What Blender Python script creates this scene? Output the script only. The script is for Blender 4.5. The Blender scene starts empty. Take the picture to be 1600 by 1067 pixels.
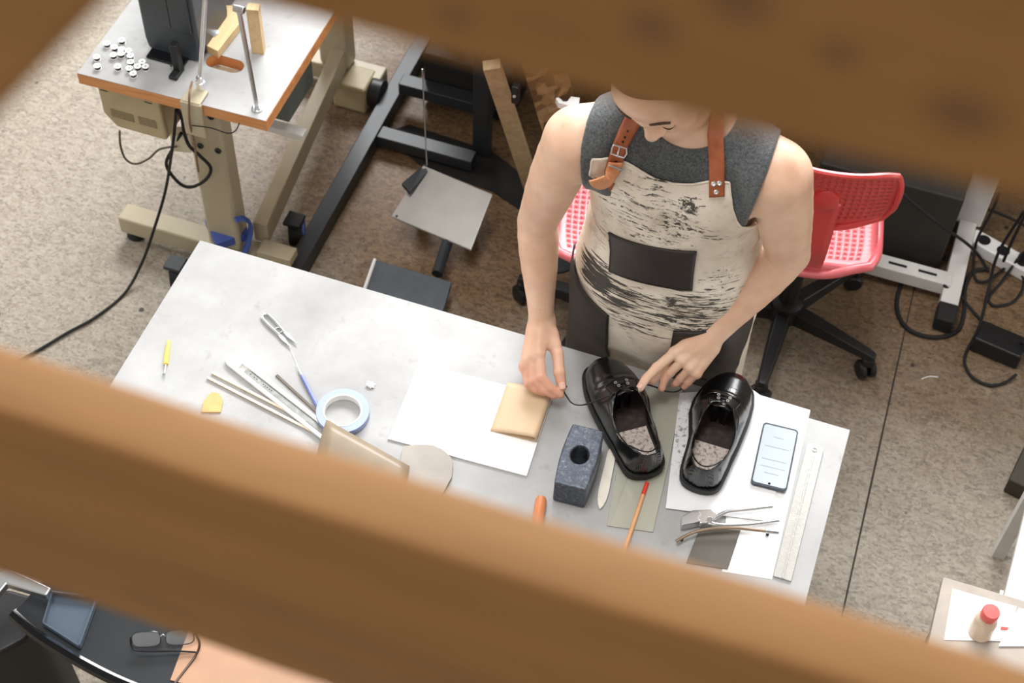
import bpy, bmesh, math, random
import numpy as np
from mathutils import Vector, Matrix

random.seed(7)
rng = np.random.default_rng(7)
SC = bpy.context.scene
COL = SC.collection
PI = math.pi

# ------------------------------------------------------------------ camera
CAMZ = 3.441
FPX = 2452.7
yaw, pit, rol = 0.294380204, 0.64676658, 0.0476695303


def rot_matrix():
    cy, sy, cp, sp, cr, sr = math.cos(yaw), math.sin(yaw), math.cos(pit), math.sin(pit), math.cos(rol), math.sin(rol)
    return (np.array([[cy, -sy, 0], [sy, cy, 0], [0, 0, 1]]) @ np.array([[1, 0, 0], [0, cp, -sp], [0, sp, cp]])
            @ np.array([[cr, -sr, 0], [sr, cr, 0], [0, 0, 1]]))


RC = rot_matrix()
EYE = np.array([0.0, 0.0, CAMZ])


def ray(px, py):
    return RC @ np.array([(px - 800.0) / FPX, -(py - 533.5) / FPX, -1.0])


def P(px, py, z=0.0):
    """point of the horizontal plane at height z seen at photo pixel px, py"""
    d = ray(px, py)
    return EYE + d * ((z - CAMZ) / d[2])


def PY(px, py, y):
    """point of the upright plane at depth y seen at photo pixel px, py"""
    d = ray(px, py)
    return EYE + d * (y / d[1])


cam_data = bpy.data.cameras.new('camera')
cam = bpy.data.objects.new('camera', cam_data)
COL.objects.link(cam)
M4 = np.eye(4)
M4[:3, :3] = RC
M4[:3, 3] = EYE
cam.matrix_world = Matrix([list(r) for r in M4])
cam_data.sensor_width = 36.0
cam_data.lens = FPX * 36.0 / 1600.0
cam_data.clip_start = 0.02
cam_data.dof.use_dof = True
cam_data.dof.focus_distance = 3.1
cam_data.dof.aperture_fstop = 5.6
SC.camera = cam


# ------------------------------------------------------------------ materials
def lin(c):
    c = c / 255.0
    return c / 12.92 if c <= 0.04045 else ((c + 0.055) / 1.055) ** 2.4


def rgb(r, g, b):
    return (lin(r), lin(g), lin(b), 1.0)


class NT:
    """small wrapper to write node trees tersely"""

    def __init__(self, name):
        self.m = bpy.data.materials.new(name)
        self.m.use_nodes = True
        self.t = self.m.node_tree
        self.b = self.t.nodes['Principled BSDF']
        self.tc = None

    def n(self, typ, **kw):
        nd = self.t.nodes.new(typ)
        for k, v in kw.items():
            if k.startswith('i_'):
                key = k[2:]
                key = int(key) if key.isdigit() else key.replace('_', ' ')
                if isinstance(v, bpy.types.NodeSocket):
                    self.t.links.new(v, nd.inputs[key])
                else:
                    nd.inputs[key].default_value = v
            else:
                setattr(nd, k, v)
        return nd

    def l(self, a, b):
        self.t.links.new(a, b)

    def co(self, kind='Object'):
        if self.tc is None:
            self.tc = self.n('ShaderNodeTexCoord')
        return self.tc.outputs[kind]

    def mapping(self, scale=(1, 1, 1), rot=(0, 0, 0), loc=(0, 0, 0), src=None):
        return self.n('ShaderNodeMapping', i_Vector=src or self.co(), i_Scale=scale, i_Rotation=rot, i_Location=loc).outputs[0]

    def noise(self, scale, detail=4, rough=0.55, vec=None, dist=0.0):
        return self.n('ShaderNodeTexNoise', i_Vector=vec or self.co(), i_Scale=scale, i_Detail=detail, i_Roughness=rough, i_Distortion=dist)

    def ramp(self, fac, stops):
        r = self.n('ShaderNodeValToRGB', i_Fac=fac)
        e = r.color_ramp.elements
        while len(e) < len(stops):
            e.new(0.5)
        for q, (p, c) in zip(e, stops):
            q.position = p
            q.color = c if len(c) == 4 else (*c, 1)
        return r.outputs[0]

    def step(self, fac, a, b):
        return self.n('ShaderNodeMapRange', interpolation_type='SMOOTHSTEP', i_Value=fac, i_1=a, i_2=b).outputs[0]

    def math(self, op, a, b=0.0, c=0.0):
        return self.n('ShaderNodeMath', operation=op, i_0=a, i_1=b, i_2=c).outputs[0]

    def mix(self, fac, a, b, blend='MIX'):
        nd = self.t.nodes.new('ShaderNodeMix')
        nd.data_type = 'RGBA'
        nd.blend_type = blend
        for s, v in ((nd.inputs[0], fac), (nd.inputs[6], a), (nd.inputs[7], b)):
            if isinstance(v, bpy.types.NodeSocket):
                self.l(v, s)
            else:
                s.default_value = v
        return nd.outputs[2]

    def bump(self, h, strength=0.3, dist=0.002):
        nd = self.n('ShaderNodeBump', i_Strength=strength, i_Distance=dist, i_Height=h)
        self.l(nd.outputs[0], self.b.inputs['Normal'])

    def set(self, **kw):
        for k, v in kw.items():
            s = self.b.inputs[k.replace('_', ' ')]
            if isinstance(v, bpy.types.NodeSocket):
                self.l(v, s)
            else:
                s.default_value = v
        return self


def mat(name, col, rough=0.5, metal=0.0, var=0.12, scale=18.0, bump=0.0, bscale=120.0, spec=0.5, coat=0.0, trans=0.0, sss=0.0):
    """plain material with a little mottling and grain"""
    t = NT(name)
    nz = t.noise(scale)
    dark = tuple(c * (1 - var) for c in col[:3]) + (1,)
    lite = tuple(min(1, c * (1 + var)) for c in col[:3]) + (1,)
    t.set(Base_Color=t.ramp(nz.outputs[0], [(0.3, dark), (0.7, lite)]), Roughness=rough, Metallic=metal)
    t.b.inputs['Specular IOR Level'].default_value = spec
    t.b.inputs['Coat Weight'].default_value = coat
    t.b.inputs['Transmission Weight'].default_value = trans
    if sss:
        t.b.inputs['Subsurface Weight'].default_value = sss
        t.b.inputs['Subsurface Radius'].default_value = (0.012, 0.005, 0.003)
        t.b.inputs['Subsurface Scale'].default_value = 1.0
    if bump:
        t.bump(t.noise(bscale, 3).outputs[0], bump)
    return t.m


def wood(name, a, b, axis='X', scale=1.0, rough=0.6, knots=False):
    t = NT(name)
    s = {'X': (1.2, 14, 14), 'Y': (14, 1.2, 14), 'Z': (14, 14, 1.2)}[axis]
    v = t.mapping(tuple(q * scale for q in s))
    n1 = t.noise(2.0, 5, 0.6, v, 0.6)
    n2 = t.noise(9.0, 3, 0.6, v)
    f = t.math('MULTIPLY_ADD', n2.outputs[0], 0.35, t.math('MULTIPLY', n1.outputs[0], 0.7))
    c = t.ramp(f, [(0.3, a), (0.72, b)])
    if knots:
        vk = t.mapping((4.5, 9, 9), loc=(0.33, 0.1, 0.37))
        vo = t.n('ShaderNodeTexVoronoi', i_Vector=vk, i_Scale=1.0, i_Randomness=0.9)
        k = t.step(vo.outputs['Distance'], 0.09, 0.17)
        c = t.mix(k, tuple(q * 0.35 for q in a[:3]) + (1,), c)
    t.set(Base_Color=c, Roughness=rough)
    t.bump(f, 0.15, 0.001)
    return t.m


# ------------------------------------------------------------------ mesh builder
def V(*a):
    return np.array(a, float)


def unit(v):
    return v / (np.linalg.norm(v) + 1e-12)


class MB:
    def __init__(self):
        self.v = []
        self.f = []

    def add(self, vs, fs):
        b = len(self.v)
        self.v.extend([tuple(map(float, q)) for q in vs])
        self.f.extend([tuple(b + i for i in q) for q in fs])
        return self

    def box(self, c, s, rz=0.0, rot=None):
        c = np.array(c, float)
        h = np.array(s, float) / 2
        r = np.array(rot) if rot is not None else np.array([[math.cos(rz), -math.sin(rz), 0], [math.sin(rz), math.cos(rz), 0], [0, 0, 1]])
        vs = [c + r @ (h * V(x, y, z)) for z in (-1, 1) for y in (-1, 1) for x in (-1, 1)]
        return self.add(vs, [(0, 2, 3, 1), (4, 5, 7, 6), (0, 1, 5, 4), (2, 6, 7, 3), (0, 4, 6, 2), (1, 3, 7, 5)])

    def span(self, a, b, w, h, up=(0, 0, 1)):
        """bar of section w (sideways) x h (along up) from a to b"""
        a, b = np.array(a, float), np.array(b, float)
        d = unit(b - a)
        s = unit(np.cross(d, np.array(up, float)))
        u = np.cross(s, d)
        r = np.stack([d, s, u], 1)
        return self.box((a + b) / 2, (np.linalg.norm(b - a), w, h), rot=r)

    def prism(self, pts, ext):
        """closed outline (3D points) pushed along ext"""
        pts = [np.array(p, float) for p in pts]
        ext = np.array(ext, float)
        n = len(pts)
        nrm = sum(np.cross(pts[i] - pts[0], pts[(i + 1) % n] - pts[0]) for i in range(n))
        if np.dot(nrm, ext) < 0:
            pts = pts[::-1]
        vs = pts + [p + ext for p in pts]
        fs = [tuple(range(n))[::-1], tuple(range(n, 2 * n))] + [(i, (i + 1) % n, n + (i + 1) % n, n + i) for i in range(n)]
        return self.add(vs, fs)

    def tube(self, path, r, n=10, closed=False, flat=1.0):
        path = [np.array(p, float) for p in path]
        m = len(path)
        rs = list(r) if hasattr(r, '__len__') else [r] * m
        t0 = unit(path[1] - path[0])
        ref = V(0, 0, 1) if abs(t0[2]) < 0.9 else V(1, 0, 0)
        u = unit(np.cross(t0, ref))
        vs, fs = [], []
        for i in range(m):
            if closed:
                t = unit(path[(i + 1) % m] - path[i - 1])
            else:
                t = unit(path[min(i + 1, m - 1)] - path[max(i - 1, 0)])
            u = unit(u - t * np.dot(u, t))
            w = np.cross(t, u)
            for k in range(n):
                a = 2 * PI * k / n
                vs.append(path[i] + (u * math.cos(a) + w * math.sin(a) * flat) * rs[i])
        for i in range(m if closed else m - 1):
            j = (i + 1) % m
            for k in range(n):
                k2 = (k + 1) % n
                fs.append((i * n + k, i * n + k2, j * n + k2, j * n + k))
        if not closed:
            fs.append(tuple(range(n))[::-1])
            fs.append(tuple(range((m - 1) * n, m * n)))
        return self.add(vs, fs)

    def cyl(self, a, b, r1, r2=None, n=20):
        return self.tube([a, b], [r1, r1 if r2 is None else r2], n)

    def lathe(self, prof, o=(0, 0, 0), n=28, axis=(0, 0, 1), sx=1.0):
        """profile [(r, z)] turned about axis through o"""
        o = np.array(o, float)
        ax = unit(np.array(axis, float))
        u = unit(np.cross(ax, V(0, 1, 0) if abs(ax[1]) < 0.9 else V(1, 0, 0)))
        w = np.cross(ax, u)
        vs, fs = [], []
        m = len(prof)
        for r, z in prof:
            for k in range(n):
                a = 2 * PI * k / n
                vs.append(o + ax * z + (u * math.cos(a) * sx + w * math.sin(a)) * max(r, 1e-5))
        for i in range(m - 1):
            for k in range(n):
                k2 = (k + 1) % n
                fs.append((i * n + k, i * n + k2, (i + 1) * n + k2, (i + 1) * n + k))
        shut = prof[0] == prof[-1]
        if prof[0][0] > 1e-4 and not shut:
            fs.append(tuple(range(n))[::-1])
        if prof[-1][0] > 1e-4 and not shut:
            fs.append(tuple(range((m - 1) * n, m * n)))
        return self.add(vs, fs)

    def sheet(self, G):
        """open grid of points G[i][j]"""
        G = np.array(G, float)
        a, b = G.shape[:2]
        fs = [(i * b + j, i * b + j + 1, (i + 1) * b + j + 1, (i + 1) * b + j) for i in range(a - 1) for j in range(b - 1)]
        return self.add(G.reshape(-1, 3), fs)

    def build(self, name, material, parent=None, bev=0.0, thick=0.0, sub=0, angle=38, flat=False, seg=2):
        """link everything collected so far as ONE mesh object"""
        off = V(0, 0, 0)
        q = parent
        while q is not None:
            off = off + np.array(q.location)
            q = q.parent
        vs = np.array(self.v, float)
        if parent is None:
            off = (vs.min(0) + vs.max(0)) / 2
            off[2] = vs[:, 2].min()
        me = bpy.data.meshes.new(name)
        me.from_pydata([tuple(p) for p in vs - off], [], self.f)
        me.validate()
        bm = bmesh.new()
        bm.from_mesh(me)
        bmesh.ops.recalc_face_normals(bm, faces=bm.faces)
        bm.to_mesh(me)
        bm.free()
        o = bpy.data.objects.new(name, me)
        COL.objects.link(o)
        o.parent = parent
        if parent is None:
            o.location = tuple(off)
        me.materials.append(material)
        finish(o, bev, thick, sub, angle, flat, seg)
        return o


def finish(o, bev=0.0, thick=0.0, sub=0, angle=38, flat=False, seg=2):
    me = o.data
    if not flat:
        me.polygons.foreach_set('use_smooth', [True] * len(me.polygons))
        if angle:
            me.set_sharp_from_angle(angle=math.radians(angle))
    if thick:
        md = o.modifiers.new('thickness', 'SOLIDIFY')
        md.thickness = thick
        md.offset = -1
    if bev:
        md = o.modifiers.new('bevel', 'BEVEL')
        md.width = bev
        md.segments = seg
        md.limit_method = 'ANGLE'
        md.angle_limit = math.radians(40)
        md.harden_normals = True
    if sub:
        md = o.modifiers.new('subdivision', 'SUBSURF')
        md.levels = md.render_levels = sub


def tag(o, label, cat, group=None, kind=None):
    o['label'] = label
    o['category'] = cat
    if group:
        o['group'] = group
    if kind:
        o['kind'] = kind
    return o


def thing(name, label, cat, loc=(0, 0, 0), group=None):
    o = bpy.data.objects.new(name, None)
    o.empty_display_size = 0.05
    COL.objects.link(o)
    o.location = tuple(map(float, loc))
    return tag(o, label, cat, group)


def struct(o):
    o['kind'] = 'structure'
    return o


def smooth_path(pts, n=8, closed=False):
    """Catmull-Rom through pts"""
    pts = [np.array(p, float) for p in pts]
    m = len(pts)
    out = []
    for i in range(m if closed else m - 1):
        if closed:
            a, b, c, d = pts[i - 1], pts[i], pts[(i + 1) % m], pts[(i + 2) % m]
        else:
            a, b, c, d = pts[max(i - 1, 0)], pts[i], pts[i + 1], pts[min(i + 2, m - 1)]
        for k in range(n):
            t = k / n
            out.append(0.5 * (2 * b + (c - a) * t + (2 * a - 5 * b + 4 * c - d) * t * t + (3 * b - a - 3 * c + d) * t ** 3))
    if not closed:
        out.append(pts[-1])
    return out


# ------------------------------------------------------------------ signed-distance modelling
class Field:
    """distance field on a grid, turned into one continuous mesh"""

    def __init__(self, lo, hi, h):
        self.lo, self.h = np.array(lo, float), h
        self.n = np.ceil((np.array(hi, float) - self.lo) / h).astype(int) + 1
        self.F = np.full(self.n, 1.0, np.float32)

    def sl(self, lo, hi):
        a = np.clip(np.floor((np.array(lo) - self.lo) / self.h).astype(int), 0, self.n)
        b = np.clip(np.ceil((np.array(hi) - self.lo) / self.h).astype(int) + 1, 0, self.n)
        if np.any(b <= a):
            return None
        s = tuple(slice(i, j) for i, j in zip(a, b))
        ax = [(self.lo[k] + self.h * np.arange(a[k], b[k])).astype(np.float32) for k in range(3)]
        return s, ax[0][:, None, None], ax[1][None, :, None], ax[2][None, None, :]

    def join(self, d, s, k):
        A = self.F[s]
        if k > 0:
            hh = np.clip(0.5 + 0.5 * (A - d) / k, 0, 1)
            self.F[s] = A * (1 - hh) + d * hh - k * hh * (1 - hh)
        else:
            self.F[s] = np.minimum(A, d)

    def cone(self, a, b, r1, r2, k=0.01, cut=False):
        a, b = np.array(a, np.float32), np.array(b, np.float32)
        m = max(r1, r2) + k + 4 * self.h + 0.012
        g = self.sl(np.minimum(a, b) - m, np.maximum(a, b) + m)
        if g is None:
            return
        s, x, y, z = g
        ab = b - a
        L2 = float(ab @ ab) + 1e-9
        t = np.clip(((x - a[0]) * ab[0] + (y - a[1]) * ab[1] + (z - a[2]) * ab[2]) / L2, 0, 1)
        d = np.sqrt((x - a[0] - t * ab[0]) ** 2 + (y - a[1] - t * ab[1]) ** 2 + (z - a[2] - t * ab[2]) ** 2) - (r1 + (r2 - r1) * t)
        if cut:
            self.cut(d, s, k)
        else:
            self.join(d.astype(np.float32), s, k)

    def cut(self, d, s, k):
        A = self.F[s]
        d = -d
        if k > 0:
            hh = np.clip(0.5 - 0.5 * (A - d) / k, 0, 1)
            self.F[s] = A * (1 - hh) + d * hh + k * hh * (1 - hh)
        else:
            self.F[s] = np.maximum(A, d)

    def chain(self, pts, rs, k=0.006):
        """a limb as one field of its own, blended into the rest with k"""
        for i in range(len(pts) - 1):
            self.cone(pts[i], pts[i + 1], rs[i], rs[i + 1], k)

    def blob(self, c, r, R=None, k=0.01, cut=False):
        """ellipsoid of radii r, axes = columns of R"""
        c, r = np.array(c, np.float32), np.array(r, np.float32)
        R = np.eye(3, dtype=np.float32) if R is None else np.array(R, np.float32)
        m = float(r.max()) + k + 4 * self.h + 0.012
        g = self.sl(c - m, c + m)
        if g is None:
            return
        s, x, y, z = g
        dx, dy, dz = x - c[0], y - c[1], z - c[2]
        q = [dx * R[0, i] + dy * R[1, i] + dz * R[2, i] for i in range(3)]
        k0 = np.sqrt(sum((q[i] / r[i]) ** 2 for i in range(3)))
        k1 = np.sqrt(sum((q[i] / r[i] ** 2) ** 2 for i in range(3))) + 1e-6
        d = (k0 * (k0 - 1) / k1).astype(np.float32)
        if cut:
            self.cut(d, s, k)
        else:
            self.join(d, s, k)

    def func(self, lo, hi, fn, k=0.0, cut=False):
        g = self.sl(lo, hi)
        s, x, y, z = g
        d = fn(x, y, z).astype(np.float32)
        if cut:
            self.cut(d, s, k)
        else:
            self.join(d, s, k)

    def mesh(self):
        F, h = self.F, self.h
        S = F < 0
        c = [S[i:S.shape[0] - 1 + i, j:S.shape[1] - 1 + j, k:S.shape[2] - 1 + k] for i in (0, 1) for j in (0, 1) for k in (0, 1)]
        al, an = c[0].copy(), c[0].copy()
        for q in c[1:]:
            al &= q
            an |= q
        act = np.argwhere(an & ~al)
        dims = np.array(S.shape) - 1
        flat = (act[:, 0] * dims[1] + act[:, 1]) * dims[2] + act[:, 2]
        offs = np.array([(i, j, k) for i in (0, 1) for j in (0, 1) for k in (0, 1)])
        val = np.stack([F[act[:, 0] + o[0], act[:, 1] + o[1], act[:, 2] + o[2]] for o in offs], 1)
        acc = np.zeros((len(act), 3))
        cnt = np.zeros(len(act))
        for a in range(8):
            for b in range(a + 1, 8):
                if np.abs(offs[a] - offs[b]).sum() != 1:
                    continue
                va, vb = val[:, a], val[:, b]
                m = (va < 0) != (vb < 0)
                t = np.where(m, va / np.where(m, va - vb, 1), 0)
                acc += m[:, None] * (offs[a] + t[:, None] * (offs[b] - offs[a]))
                cnt += m
        verts = self.lo + h * (act + acc / cnt[:, None])
        faces = []
        for ax in range(3):
            u, w = [(1, 2), (2, 0), (0, 1)][ax]
            sa = [slice(None)] * 3
            sb = [slice(None)] * 3
            sa[ax], sb[ax] = slice(0, -1), slice(1, None)
            A, B = S[tuple(sa)], S[tuple(sb)]
            e = np.argwhere(A != B)
            ok = (e[:, u] > 0) & (e[:, w] > 0) & (e[:, u] < S.shape[u] - 1) & (e[:, w] < S.shape[w] - 1)
            e = e[ok]
            fl = A[e[:, 0], e[:, 1], e[:, 2]]
            q = []
            for du, dw in ((-1, -1), (0, -1), (0, 0), (-1, 0)):
                g = e.copy()
                g[:, u] += du
                g[:, w] += dw
                q.append(np.searchsorted(flat, (g[:, 0] * dims[1] + g[:, 1]) * dims[2] + g[:, 2]))
            q = np.stack(q, 1)
            q[~fl] = q[~fl][:, ::-1]
            faces.append(q)
        return verts, np.concatenate(faces)

    def sample(self, pts):
        """trilinear read-out"""
        p = (np.asarray(pts, float) - self.lo) / self.h
        i = np.clip(np.floor(p).astype(int), 0, self.n - 2)
        f = np.clip(p - i, 0, 1)
        out = 0
        for a in (0, 1):
            for b in (0, 1):
                for c in (0, 1):
                    w = (f[..., 0] if a else 1 - f[..., 0]) * (f[..., 1] if b else 1 - f[..., 1]) * (f[..., 2] if c else 1 - f[..., 2])
                    out = out + w * self.F[i[..., 0] + a, i[..., 1] + b, i[..., 2] + c]
        return out

    def hit(self, o, d, off=0.0, tmax=1.6, t0=0.0, n=400):
        """march rays o + t d (arrays) to the surface at distance off; nan where nothing is met"""
        o, d = np.atleast_2d(o).astype(float), np.atleast_2d(d).astype(float)
        ts = np.linspace(t0, tmax, n)
        best = np.full(len(o), np.nan)
        prev = self.sample(o + d * ts[0]) - off
        for i in range(1, n):
            p = o + d * ts[i]
            cur = self.sample(p) - off
            m = np.isnan(best) & (prev > 0) & (cur <= 0) & np.all((p > self.lo) & (p < self.lo + self.h * (self.n - 1)), axis=1)
            best[m] = ts[i - 1] + (ts[i] - ts[i - 1]) * (prev / np.where(prev - cur == 0, 1, prev - cur))[m]
            prev = cur
        return o + d * best[:, None]


def mesh_from(verts, faces, name, material, parent=None, smooth_it=0):
    off = V(0, 0, 0)
    q = parent
    while q is not None:
        off = off + np.array(q.location)
        q = q.parent
    if smooth_it:
        verts = relax(verts, faces, smooth_it)
    me = bpy.data.meshes.new(name)
    me.from_pydata((verts - off).tolist(), [], faces.tolist())
    o = bpy.data.objects.new(name, me)
    COL.objects.link(o)
    o.parent = parent
    me.materials.append(material)
    me.polygons.foreach_set('use_smooth', [True] * len(me.polygons))
    return o


def relax(verts, faces, it, lam=0.5):
    e = np.concatenate([faces[:, [0, 1]], faces[:, [1, 2]], faces[:, [2, 3]], faces[:, [3, 0]]])
    n = len(verts)
    deg = np.bincount(e[:, 0], minlength=n)
    v = verts.copy()
    for k in range(it):
        for lm in (lam, -lam * 1.03):
            s = np.stack([np.bincount(e[:, 0], v[e[:, 1], j], minlength=n) for j in range(3)], 1)
            v = v + lm * (s / np.maximum(deg, 1)[:, None] - v)
    return v
# ------------------------------------------------------------------ shared materials
M = {}
M['white_lam'] = None


def mk_worktop():
    t = NT('worn white worktop')
    a = t.noise(3.2, 6, 0.6)
    b = t.noise(26, 5, 0.65)
    v = t.mapping((30, 3, 30), rot=(0, 0, 0.5))
    s = t.noise(3.0, 4, 0.7, v, 1.2)
    c = t.ramp(a.outputs[0], [(0.3, rgb(142, 141, 140)), (0.62, rgb(169, 169, 169))])
    c = t.mix(t.math('MULTIPLY', t.step(b.outputs[0], 0.56, 0.76), 0.45), c, rgb(128, 121, 112))
    c = t.mix(t.math('MULTIPLY', t.step(s.outputs[0], 0.66, 0.76), 0.4), c, rgb(132, 124, 116))
    t.set(Base_Color=c, Roughness=0.55)
    t.b.inputs['Specular IOR Level'].default_value = 0.35
    return t.m


def mk_floor():
    t = NT('flaked board floor')
    co = t.co()
    wob = t.noise(9, 3)
    wv = t.n('ShaderNodeVectorMath', operation='ADD', i_0=co, i_1=t.n('ShaderNodeVectorMath', operation='SCALE', i_0=wob.outputs['Color'], i_Scale=0.05).outputs[0]).outputs[0]
    fl = []
    for rz, sc in ((0.4, (52, 120, 1)), (1.9, (56, 132, 1)), (2.8, (48, 110, 1))):
        m = t.n('ShaderNodeMapping', i_Vector=wv, i_Scale=sc, i_Rotation=(0, 0, rz)).outputs[0]
        vo = t.n('ShaderNodeTexVoronoi', i_Vector=m, i_Scale=1.0)
        fl.append(t.n('ShaderNodeSeparateColor', i_Color=vo.outputs['Color']).outputs[0])
    pick = t.noise(34, 2)
    f = t.mix(t.step(pick.outputs[0], 0.42, 0.5), fl[0], fl[1])
    f = t.mix(t.step(pick.outputs[0], 0.53, 0.6), f, fl[2])
    fine = t.noise(120, 6, 0.75)
    cloud = t.noise(1.6, 5, 0.6)
    g = t.math('MULTIPLY_ADD', fine.outputs[0], 0.75, t.math('MULTIPLY', f, 0.25))
    paint = t.ramp(g, [(0.3, rgb(108, 99, 87)), (0.47, rgb(143, 133, 119)), (0.72, rgb(166, 157, 144))])
    bare = t.ramp(g, [(0.3, rgb(66, 48, 31)), (0.48, rgb(106, 82, 56)), (0.75, rgb(136, 109, 79))])  # bare board colour, deepened to carry the shade at the back
    # paint walked off round the treadle; shade at the back is painted in too
    d = t.n('ShaderNodeVectorMath', operation='DISTANCE', i_0=co, i_1=(-1.02, 3.05, 0)).outputs['Value']
    d2 = t.n('ShaderNodeVectorMath', operation='DISTANCE', i_0=co, i_1=(0.3, 3.45, 0)).outputs['Value']  # right patch browns the floor where it lies in shade
    wn = t.math('MULTIPLY_ADD', t.noise(4, 6, 0.7).outputs[0], 0.7, -0.35)
    wn2 = t.math('MULTIPLY_ADD', t.noise(40, 4, 0.7).outputs[0], 0.3, wn)
    wear_shade = t.math('MAXIMUM', t.math('SUBTRACT', 1.0, t.step(t.math('ADD', d, wn2), 0.55, 1.05)),
                  t.math('MULTIPLY', t.math('SUBTRACT', 1.0, t.step(t.math('ADD', d2, wn2), 0.6, 1.35)), 0.95))
    c = t.mix(wear_shade, paint, bare)
    c = t.mix(t.math('MULTIPLY', t.step(cloud.outputs[0], 0.5, 0.75), 0.35), c, rgb(140, 124, 106))
    sp = t.n('ShaderNodeTexVoronoi', i_Vector=co, i_Scale=7.0)
    c = t.mix(t.math('SUBTRACT', 1.0, t.step(t.math('MULTIPLY_ADD', fine.outputs[0], -0.05, sp.outputs['Distance']), 0.015, 0.04)), c, rgb(52, 46, 40))
    t.set(Base_Color=c, Roughness=0.55)
    t.bump(g, 0.35, 0.002)
    return t.m


M['worktop'] = mk_worktop()
M['floor'] = mk_floor()


def mk_rail(name, knots):
    t = NT(name)
    v = t.mapping((0.9, 9, 9))
    n1 = t.noise(2.0, 5, 0.6, v, 0.5)
    n2 = t.noise(30, 3, 0.6, t.mapping((0.6, 6, 6)))
    f = t.math('MULTIPLY_ADD', n2.outputs[0], 0.25, t.math('MULTIPLY', n1.outputs[0], 0.75))
    c = t.ramp(f, [(0.3, rgb(112, 74, 32)), (0.72, rgb(140, 97, 46))])
    for p, r in knots:
        d = t.n('ShaderNodeVectorMath', operation='DISTANCE', i_0=t.mapping((0.75, 0.6, 1.0), loc=(-p[0] * 0.75, -p[1] * 0.6, -p[2])), i_1=(0, 0, 0)).outputs['Value']
        c = t.mix(t.math('MULTIPLY_ADD', t.step(d, r * 0.2, r), 0.5, 0.5), rgb(62, 42, 20), c)
    t.set(Base_Color=c, Roughness=0.75)
    t.bump(f, 0.1, 0.001)
    return t.m


M['rail'] = mk_rail('varnished pine rail', [])
M['beige'] = mat('beige machine paint', rgb(176, 165, 140), 0.45, var=0.05, bump=0.03)
M['beige_dk'] = mat('old beige plastic', rgb(170, 156, 122), 0.5, var=0.08)
M['label'] = mat('printed plate', rgb(128, 112, 84), 0.5, var=0.2, scale=160)
M['dkgrey'] = mat('dark grey steel paint', rgb(40, 44, 48), 0.45, var=0.1)
M['machine'] = mat('slate machine enamel', rgb(52, 57, 62), 0.4, var=0.06)
M['black'] = mat('black plastic', rgb(20, 20, 22), 0.45, var=0.15)
M['blackgl'] = mat('black gloss', rgb(16, 17, 20), 0.2, var=0.15)
M['rubber'] = mat('black rubber', rgb(17, 17, 18), 0.75)
M['steel'] = mat('bright steel', rgb(205, 207, 210), 0.28, 1.0, var=0.05)
M['chrome'] = mat('chrome', rgb(228, 229, 231), 0.22, 0.85, var=0.03)
M['dullsteel'] = mat('brushed steel plate', rgb(168, 166, 162), 0.38, 0.6, var=0.12, scale=7)
M['white'] = mat('white plastic', rgb(236, 236, 234), 0.35, var=0.02)
M['paper'] = mat('white paper', rgb(238, 238, 238), 0.8, var=0.02, scale=5)
M['board'] = mat('white cutting board', rgb(246, 246, 246), 0.5, var=0.02, scale=6)
M['offwhite'] = mat('grey white laminate', rgb(212, 210, 206), 0.5, var=0.06)
M['ply'] = wood('orange plywood edge', rgb(176, 112, 62), rgb(214, 152, 96), 'X', 1.4, 0.55)
M['pale_wood'] = wood('pale pine', rgb(190, 158, 112), rgb(222, 194, 150), 'Y', 1.2, 0.6)
M['plank'] = wood('dusty pine plank', rgb(160, 134, 98), rgb(198, 174, 136), 'Y', 1.0, 0.65)
M['blue'] = mat('blue tape', rgb(60, 84, 156), 0.5)
M['tape_blue'] = mat('pale blue masking tape', rgb(148, 160, 198), 0.55, var=0.04)
M['print'] = mat('pale grey print', rgb(128, 140, 150), 0.3)


def mk_osb():
    t = NT('flake board')
    f = []
    for rz in (0.3, 1.7):
        m = t.mapping((18, 55, 30), rot=(rz, 0.4, rz))
        vo = t.n('ShaderNodeTexVoronoi', i_Vector=m, i_Scale=1.0)
        f.append(t.n('ShaderNodeSeparateColor', i_Color=vo.outputs['Color']).outputs[0])
    c = t.ramp(t.math('MULTIPLY_ADD', f[0], 0.5, t.math('MULTIPLY', f[1], 0.5)), [(0.15, rgb(96, 70, 42)), (0.5, rgb(158, 124, 82)), (0.85, rgb(196, 164, 118))])
    t.set(Base_Color=c, Roughness=0.7)
    return t.m


M['osb'] = mk_osb()

# ------------------------------------------------------------------ setting
fl = MB().add([(-6, -3, 0), (6, -3, 0), (6, 7, 0), (-6, 7, 0), (-6, -3, -0.1), (6, -3, -0.1), (6, 7, -0.1), (-6, 7, -0.1)],
              [(0, 1, 2, 3), (7, 6, 5, 4), (0, 4, 5, 1), (1, 5, 6, 2), (2, 6, 7, 3), (3, 7, 4, 0)])
fo = fl.build('floor', M['floor'], flat=True)
# keep texture space in world metres
for v in fo.data.vertices:
    v.co.x += fo.location.x
    v.co.y += fo.location.y
    v.co.z += fo.location.z
fo.location = (0, 0, 0)
struct(fo)
ce = MB().box((0, 2, 5.65), (12.2, 10.2, 0.1)).build('ceiling', mat('grey ceiling', rgb(150, 148, 144), 0.85), flat=True)
struct(ce)
sa, sb = P(1412, 525, 0), P(1326, 915, 0)
sd = (sb - sa) / (sa[1] - sb[1])
m = MB()
pts = []
for i in range(60):
    y = 6.5 - i * 0.15
    c = sa + sd * (sa[1] - y)
    w = 0.0016 + 0.0012 * rng.random()
    pts.append([(c[0] - w, y, 0.0006), (c[0] + w, y, 0.0006)])
m.sheet(pts)
struct(m.build('trim_1', mat('dirt in the joint', rgb(46, 40, 34), 0.9), flat=True))

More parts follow.
